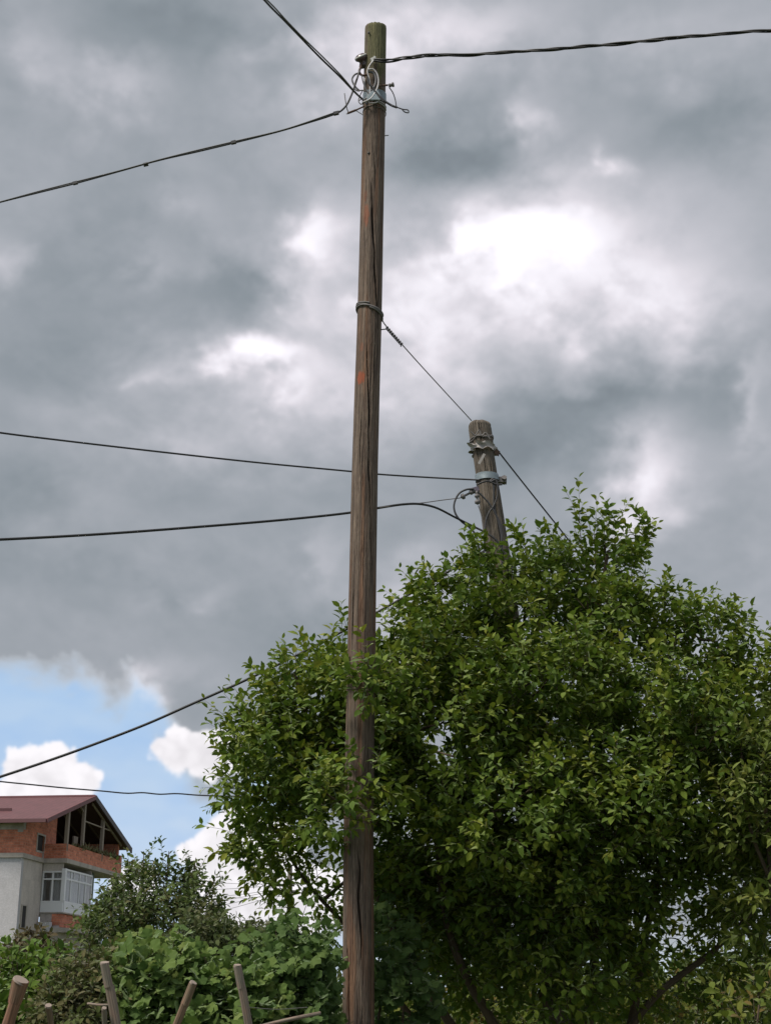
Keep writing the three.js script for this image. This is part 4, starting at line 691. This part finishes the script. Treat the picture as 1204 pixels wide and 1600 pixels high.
// ---- a second, yellower tree at the right edge
{
  const tree = thing('leafy_tree', 'yellow-green narrow leaved tree at the right frame edge, before the big tree', 'tree', place(1215, 1557, 12).setY(0));
  const f = new Foliage(202, { shapes: NARROW, droop: -0.35, tumble: 0.8 });
  for (const [x, y, D, rx, ry] of [[1195, 1190, 12.1, 75, 85], [1215, 1330, 11.9, 75, 95], [1150, 1120, 12.3, 50, 45], [1165, 1270, 11.9, 45, 55], [1210, 1450, 12, 55, 70], [1260, 1250, 12, 90, 150]]) { const a = m_px(rx, D), b = m_px(ry, D); f.lump(place(x, y, D), a, b, 0.4, Math.round(rx * ry * 0.014) + 8, 0.34, 13, 0.11, { gap: -0.25 }); }
  part('trunk', limb([place(1215, 1557, 12).setY(0), place(1212, 1500, 12), place(1200, 1330, 12), place(1190, 1180, 12.1)], 0.05, 0.012, 26, 8, 61), barkMat, tree); part('branch', limb([place(1208, 1420, 12), place(1225, 1340, 11.9), place(1250, 1240, 11.9)], 0.025, 0.008, 16, 7, 62), barkMat, tree); part('branch', limb([place(1204, 1380, 12), place(1170, 1290, 11.9), place(1155, 1150, 12.2)], 0.02, 0.006, 16, 7, 63), barkMat, tree);
  f.build(tree, [[0.105, 0.155, 0.03], [0.135, 0.185, 0.033], [0.165, 0.21, 0.036], [0.195, 0.215, 0.04]], { single: 120, cell: 15 });
}
// ---- vines and bushes along the bottom
function bush(seed, name, label, category, foot, o, lumps, palette, opts, stems) {
  const t = thing(name, label, category, foot, opts.group), f = new Foliage(seed, o);
  for (const [x, y, D, rx, ry, n, gap] of lumps) { const a = m_px(rx, D), b = m_px(ry, D); f.lump(place(x, y, D), a, b, opts.deep ?? 0.5, n, opts.len, opts.count, opts.size, { up: opts.up ?? 0.2, gap: gap ?? -0.6 }); }
  for (const [x0, y0, x1, y1, D, n] of opts.sprays || []) { const a = place(x0, y0, D), b = place(x1, y1, D), d = b.clone().sub(a), len = d.length(); f.twig(a, d.normalize(), len, n, opts.size, 0.2); }
  (stems || lumps.slice(0, 3).map(([x, y, D]) => [x, y, D])).forEach(([x, y, D], i) => { const c = place(x, y, D), m = foot.clone().lerp(c, 0.5).add(V((i - 1) * 0.15, 0, 0.05)); part('stem', limb([foot.clone().add(V(i * 0.06 - 0.06, 0, 0)), m, c], opts.trunk ?? 0.025, 0.007, 14, 7, seed + i), barkMat, t); });
  f.build(t, palette, opts); return t;
}
const VINE = { shapes: LOBED, droop: -0.3, tumble: 0.7, face: 0.75 }, LEAFY = { shapes: OVAL, droop: -0.15, tumble: 0.8, face: 0.2 };
const vineGreen = [[0.085, 0.150, 0.036], [0.105, 0.178, 0.040], [0.125, 0.20, 0.044], [0.15, 0.225, 0.05], [0.18, 0.24, 0.055]];
const vo = (extra) => ({ single: 220, cell: 14, len: 0.17, count: 7, size: 0.088, crown: 'foliage', deep: 0.45, group: 'grape vines along the stakes', ...extra });
bush(301, 'grape_vine', 'broad leaved grape vine between the pale forked stake and the slanting stake', 'vine', place(235, 1557, 10.2).setY(0), VINE, [[222, 1545, 10.1, 42, 40, 112], [268, 1540, 10.2, 45, 42, 119], [235, 1600, 10, 80, 45, 150], [240, 1700, 10, 90, 70, 75], [225, 1512, 10.6, 40, 24, 50]], vineGreen, vo({}));
bush(302, 'grape_vine', 'broad leaved grape vine behind the thin upright stake left of the dark hollow', 'vine', place(350, 1557, 10.4).setY(0), VINE, [[335, 1550, 10.3, 45, 32, 106], [385, 1550, 10.5, 35, 30, 131], [345, 1600, 10.2, 60, 40, 131], [360, 1700, 10.2, 90, 70, 75]], vineGreen, vo({}));
bush(303, 'grape_vine', 'tallest grape vine, dark and leafy, close left of the tall pole', 'vine', place(470, 1557, 11).setY(0), VINE, [[445, 1508, 11, 48, 32, 105], [480, 1505, 11.1, 20, 44, 75], [410, 1530, 10.9, 30, 26, 40], [484, 1590, 10.9, 18, 34, 60], [455, 1545, 11.6, 50, 30, 50], [450, 1700, 10.9, 90, 60, 75], [480, 1455, 11.3, 24, 20, 32]], [[0.068, 0.128, 0.032], [0.085, 0.15, 0.038], [0.105, 0.175, 0.044], [0.13, 0.20, 0.05]], vo({}));
bush(304, 'grape_vine', 'shaded grape vine just right of the tall pole foot', 'vine', place(620, 1557, 12.4).setY(0), VINE, [[605, 1490, 12.3, 30, 60, 50], [630, 1560, 12.2, 45, 50, 62], [620, 1700, 12.2, 70, 80, 62]], [[0.065, 0.12, 0.03], [0.085, 0.145, 0.038], [0.105, 0.17, 0.045]], vo({ single: 120 }));
bush(305, 'climbing_bean', 'bright green small leaved climber at the left frame edge behind the red brown stake', 'vine', place(35, 1557, 10.8).setY(0), LEAFY, [[15, 1545, 10.7, 45, 36, 130], [62, 1540, 11, 26, 26, 70], [30, 1600, 10.5, 55, 40, 150], [30, 1700, 10.5, 90, 60, 70]], [[0.08, 0.15, 0.024], [0.105, 0.185, 0.028], [0.13, 0.215, 0.03], [0.16, 0.235, 0.034]], vo({ size: 0.085, len: 0.2, count: 8, group: undefined }));
bush(306, 'brown_shrub', 'olive brown fine leaved shrub between the climber and the pale forked stake', 'shrub', place(125, 1557, 9.8).setY(0), LEAFY, [[130, 1548, 9.9, 28, 24, 150], [150, 1528, 10.2, 18, 18, 70], [120, 1590, 9.7, 42, 30, 210], [120, 1700, 9.8, 80, 60, 60]], [[0.075, 0.085, 0.032], [0.095, 0.105, 0.036], [0.10, 0.13, 0.034], [0.13, 0.12, 0.048], [0.16, 0.145, 0.06]], vo({ size: 0.055, len: 0.16, count: 9, group: undefined }));
bush(307, 'brown_shrub', 'small rusty topped shrub before the grey house wall', 'shrub', place(60, 1557, 16).setY(0), LEAFY, [[52, 1486, 16, 26, 18, 70, -0.3], [40, 1512, 16, 36, 18, 60], [60, 1580, 16, 45, 45, 70]], [[0.08, 0.065, 0.032], [0.11, 0.085, 0.04], [0.10, 0.105, 0.035], [0.14, 0.12, 0.06]], vo({ single: 0, size: 0.08, len: 0.16, count: 7, group: undefined, deep: 0.4, sprays: [[60, 1475, 68, 1452, 16, 7], [50, 1480, 44, 1460, 16, 6], [25, 1500, 18, 1478, 16, 6]] }));
// ---- trees further off
const farGreen = [[0.065, 0.105, 0.03], [0.085, 0.13, 0.034], [0.11, 0.155, 0.038], [0.145, 0.145, 0.055]];
bush(401, 'small_tree', 'small dark tree with several pointed tops, right of the house', 'tree', place(245, 1557, 27).setY(0), LEAFY, [[222, 1400, 27, 30, 36, 90, -0.1], [265, 1400, 27, 28, 38, 90, -0.1], [190, 1440, 26.6, 40, 30, 120, -0.3], [245, 1450, 26.5, 50, 36, 150, -0.3], [305, 1410, 27.2, 24, 34, 60, -0.1], [315, 1450, 27.2, 34, 24, 60, -0.1], [180, 1475, 26.5, 40, 35, 90], [240, 1500, 26.6, 70, 45, 150]], farGreen, { len: 0.38, count: 11, size: 0.115, deep: 0.9, up: 0.5, stem: 0.007, trunk: 0.08, sprays: [...[[222, 1390, 228, 1320, 22], [255, 1390, 262, 1314, 24], [268, 1400, 277, 1335, 18], [300, 1400, 306, 1324, 20], [318, 1410, 347, 1352, 20], [325, 1430, 354, 1400, 14], [205, 1400, 190, 1345, 16], [165, 1430, 126, 1414, 16], [172, 1420, 158, 1375, 16], [240, 1390, 245, 1340, 16], [286, 1390, 290, 1345, 15], [330, 1455, 362, 1440, 12], [196, 1420, 176, 1360, 15], [150, 1450, 118, 1440, 12]].flatMap(([a, b, c, d, n]) => [[a, b, c, d, 27, n], [a + 4, lerp(b, d, 0.2), c - 7, lerp(b, d, 0.72), 27, Math.round(n * 0.55)], [a + 3, lerp(b, d, 0.25), c + 9, lerp(b, d, 0.66), 26.9, Math.round(n * 0.55)], [a, lerp(b, d, 0.1), c + 4, lerp(b, d, 0.8), 27.2, Math.round(n * 0.6)]])] }, [[225, 1330, 27], [264, 1330, 27], [306, 1340, 27], [335, 1370, 27], [180, 1400, 26.7]]);
bush(402, 'round_bush', 'dusky bush between the small tree and the tallest vine', 'bush', place(330, 1557, 24).setY(0), LEAFY, [[310, 1470, 24, 40, 28, 120], [360, 1475, 24.5, 40, 24, 110, -0.3], [330, 1510, 24, 70, 35, 160]], [[0.075, 0.105, 0.036], [0.095, 0.125, 0.04], [0.12, 0.13, 0.05]], { len: 0.3, count: 10, size: 0.12, deep: 0.9, stem: 0.006, sprays: [[385, 1470, 392, 1440, 24, 8], [405, 1475, 412, 1450, 24, 8]] });
bush(403, 'round_bush', 'ragged bush left of the distant pole, above the vines', 'bush', place(415, 1557, 26).setY(0), LEAFY, [[400, 1480, 26, 35, 24, 90, -0.3], [440, 1490, 26, 35, 30, 90, -0.3], [420, 1520, 26, 60, 30, 110]], [[0.08, 0.095, 0.04], [0.10, 0.115, 0.046], [0.125, 0.125, 0.056]], { len: 0.3, count: 10, size: 0.12, deep: 0.8, stem: 0.006, sprays: [[405, 1470, 400, 1440, 26, 8], [440, 1470, 432, 1445, 26, 8]] });
const hedge = (seed, x, label, w, h) => bush(seed, 'far_bush', label, 'bush', place(x, 1557, 38).setY(0), LEAFY, [[x, 1545 - h / 2, 38, w, h, Math.round(w * 2.6)], [x, 1590, 38, w * 1.1, 40, w]], farGreen, { len: 0.6, count: 10, size: 0.2, deep: 1.4, stem: 0.008, group: 'bushes beyond the trees' });
hedge(411, 560, 'far dark bush half hidden behind the tall pole', 90, 80); hedge(412, 720, 'far dark bush behind the leaning trunks of the big tree', 100, 62); hedge(413, 900, 'far dark bush behind the middle trunks of the big tree', 110, 60); hedge(414, 1080, 'low far bush seen through the gap at lower right', 100, 14); hedge(415, 1230, 'far bush behind the yellow-green tree at right edge', 90, 40); hedge(416, 20, 'far bush at the foot of the house', 110, 24); hedge(417, 180, 'far bush behind the small dark tree', 110, 30);
// ---- sunlit weeds under the big tree
const weedTone = [[0.10, 0.15, 0.024], [0.13, 0.175, 0.024], [0.165, 0.185, 0.028], [0.17, 0.125, 0.03]];
const weed = (seed, x, y, D, w, h, label) => bush(seed, 'weed_clump', label, 'weeds', place(x, 1557, D).setY(0), { shapes: NARROW.concat(OVAL), droop: 0.0, tumble: 0.8, face: 0.3 }, [[x, y, D, w, h, Math.round(w * 1.1)], [x, y + h + 60, D, w, 70, Math.round(w * 0.6)]], weedTone, { single: 60, cell: 14, len: 0.3, count: 8, size: 0.1, crown: 'foliage', deep: 0.5, group: 'weeds under the big tree' });
weed(501, 690, 1575, 17, 46, 24, 'yellow-green weeds under the leaning trunk right of the tall pole'); weed(502, 755, 1572, 18, 40, 26, 'yellow weeds between the two leaning trunks'); weed(503, 870, 1590, 16.5, 50, 20, 'rusty weeds below the upright middle trunk'); weed(504, 990, 1578, 17, 60, 22, 'weeds under the branch right of the upright trunk'); weed(505, 1090, 1570, 17, 60, 26, 'weeds below the bright gap at lower right'); weed(506, 1185, 1570, 11, 40, 30, 'weeds in the lower right frame corner');

// ------------------------------------------------------------------ stakes of the vine rows
const stakeTex = dataTexture(128, 512, (u, v) => { const a = u * 6.283, k = 0.5 + 0.55 * fbm(Math.cos(a) * 6, Math.sin(a) * 6, v * 5, 4, 0.6) - 0.3 * Math.pow(clamp(1 - Math.abs(fbm(Math.cos(a) * 4 + 9, Math.sin(a) * 4, v * 2, 2)) * 8), 2), p = fbm(u * 6, v * 14, 3, 3); return [lerp(0.30, 0.68, k) + 0.05 * p, lerp(0.265, 0.62, k), lerp(0.235, 0.56, k)]; }, true);
const stakeMat = (r, g, b) => new THREE.MeshStandardMaterial({ map: stakeTex, bumpMap: stakeTex, bumpScale: 0.008, roughness: 0.95, color: new THREE.Color().setRGB(r, g, b) });
const greyStake = stakeMat(1, 1, 1), redStake = stakeMat(0.95, 0.66, 0.54), brownStake = stakeMat(0.85, 0.72, 0.6), cutEnd = mat(0.26, 0.21, 0.18, 0.95);
function stake(name, label, x0, y0, x1, y1, D, r, m, flare = 1) {
  const top = place(x0, y0, D), low = place(x1, y1, D + 0.05), d = low.clone().sub(top).normalize(), foot = top.clone().addScaledVector(d, top.y / -d.y);
  const t = thing(name, label, 'stake', foot, 'wooden stakes before the vines'), n = top.clone().addScaledVector(d, 0.12), side = V(0.012 * Math.sin(x0), 0, 0);
  part('shaft', limb([foot, foot.clone().lerp(n, 0.35).add(side), foot.clone().lerp(n, 0.7).sub(side), n], r * 1.12, r, 26, 12, x0 * 0.1, 0.22), m, t);
  part('head', limb([n.clone().addScaledVector(d, 0.004), top.clone().addScaledVector(d, 0.05), top], r * 1.0, r * flare, 8, 12, x0 * 0.2, 0.22), m, t);
  const cap = new THREE.CylinderGeometry(r * flare * 0.94, r * flare * 1.02, 0.012, 12); cap.applyQuaternion(new THREE.Quaternion().setFromUnitVectors(UPV, d.clone().negate().add(V(0.25, 0, 0.1)).normalize())); cap.translate(top.x, top.y, top.z); part('cut_end', cap, cutEnd, t);
}
stake('wooden_stake', 'thick red brown stake with a flared grey cut end at left edge', 33, 1532, 14, 1600, 8, 0.033, redStake, 1.35);
stake('wooden_stake', 'short stub stake just right of the thick red brown one', 76, 1572, 80, 1600, 8.2, 0.019, brownStake);
stake('wooden_stake', 'tall grey split stake leaning left, before the brown shrub', 164, 1505, 183, 1600, 8, 0.025, greyStake);
stake('wooden_stake', 'thin low stake hugging the tall grey split stake', 163, 1576, 164, 1600, 8, 0.013, greyStake);
stake('wooden_stake', 'brown stake slanting right amid the grape vines', 302, 1536, 277, 1600, 8.2, 0.021, brownStake);
stake('wooden_stake', 'knotty grey stake leaning left beside the dark hollow in the vines', 371, 1509, 388, 1600, 8.4, 0.022, greyStake);
single('wooden_rail', limb([place(400, 1606, 8.9), place(430, 1598, 9), place(465, 1590, 9), place(500, 1583, 9.1)], 0.013, 0.011, 20, 8, 7), greyStake, 'thin pale rail across the dark hollow near the tall pole', 'rail');
single('thin_stick', limb([place(138, 1568, 8.3), place(155, 1570, 8.2), place(172, 1570, 8.1)], 0.008, 0.006, 12, 6, 9), greyStake, 'thin stick tied across the tall grey split stake', 'stick');
single('vine_wire', tube([place(372, 1572, 8.45), place(430, 1577, 8.8), place(480, 1574, 9.1)], 0.002, 30, 5), M.dull, 'slack wire crossing the dark hollow beside the knotty stake', 'wire');

scene.traverse((o) => { if (o.isMesh) { o.castShadow = true; o.receiveShadow = true; } });
renderer.render(scene, camera);
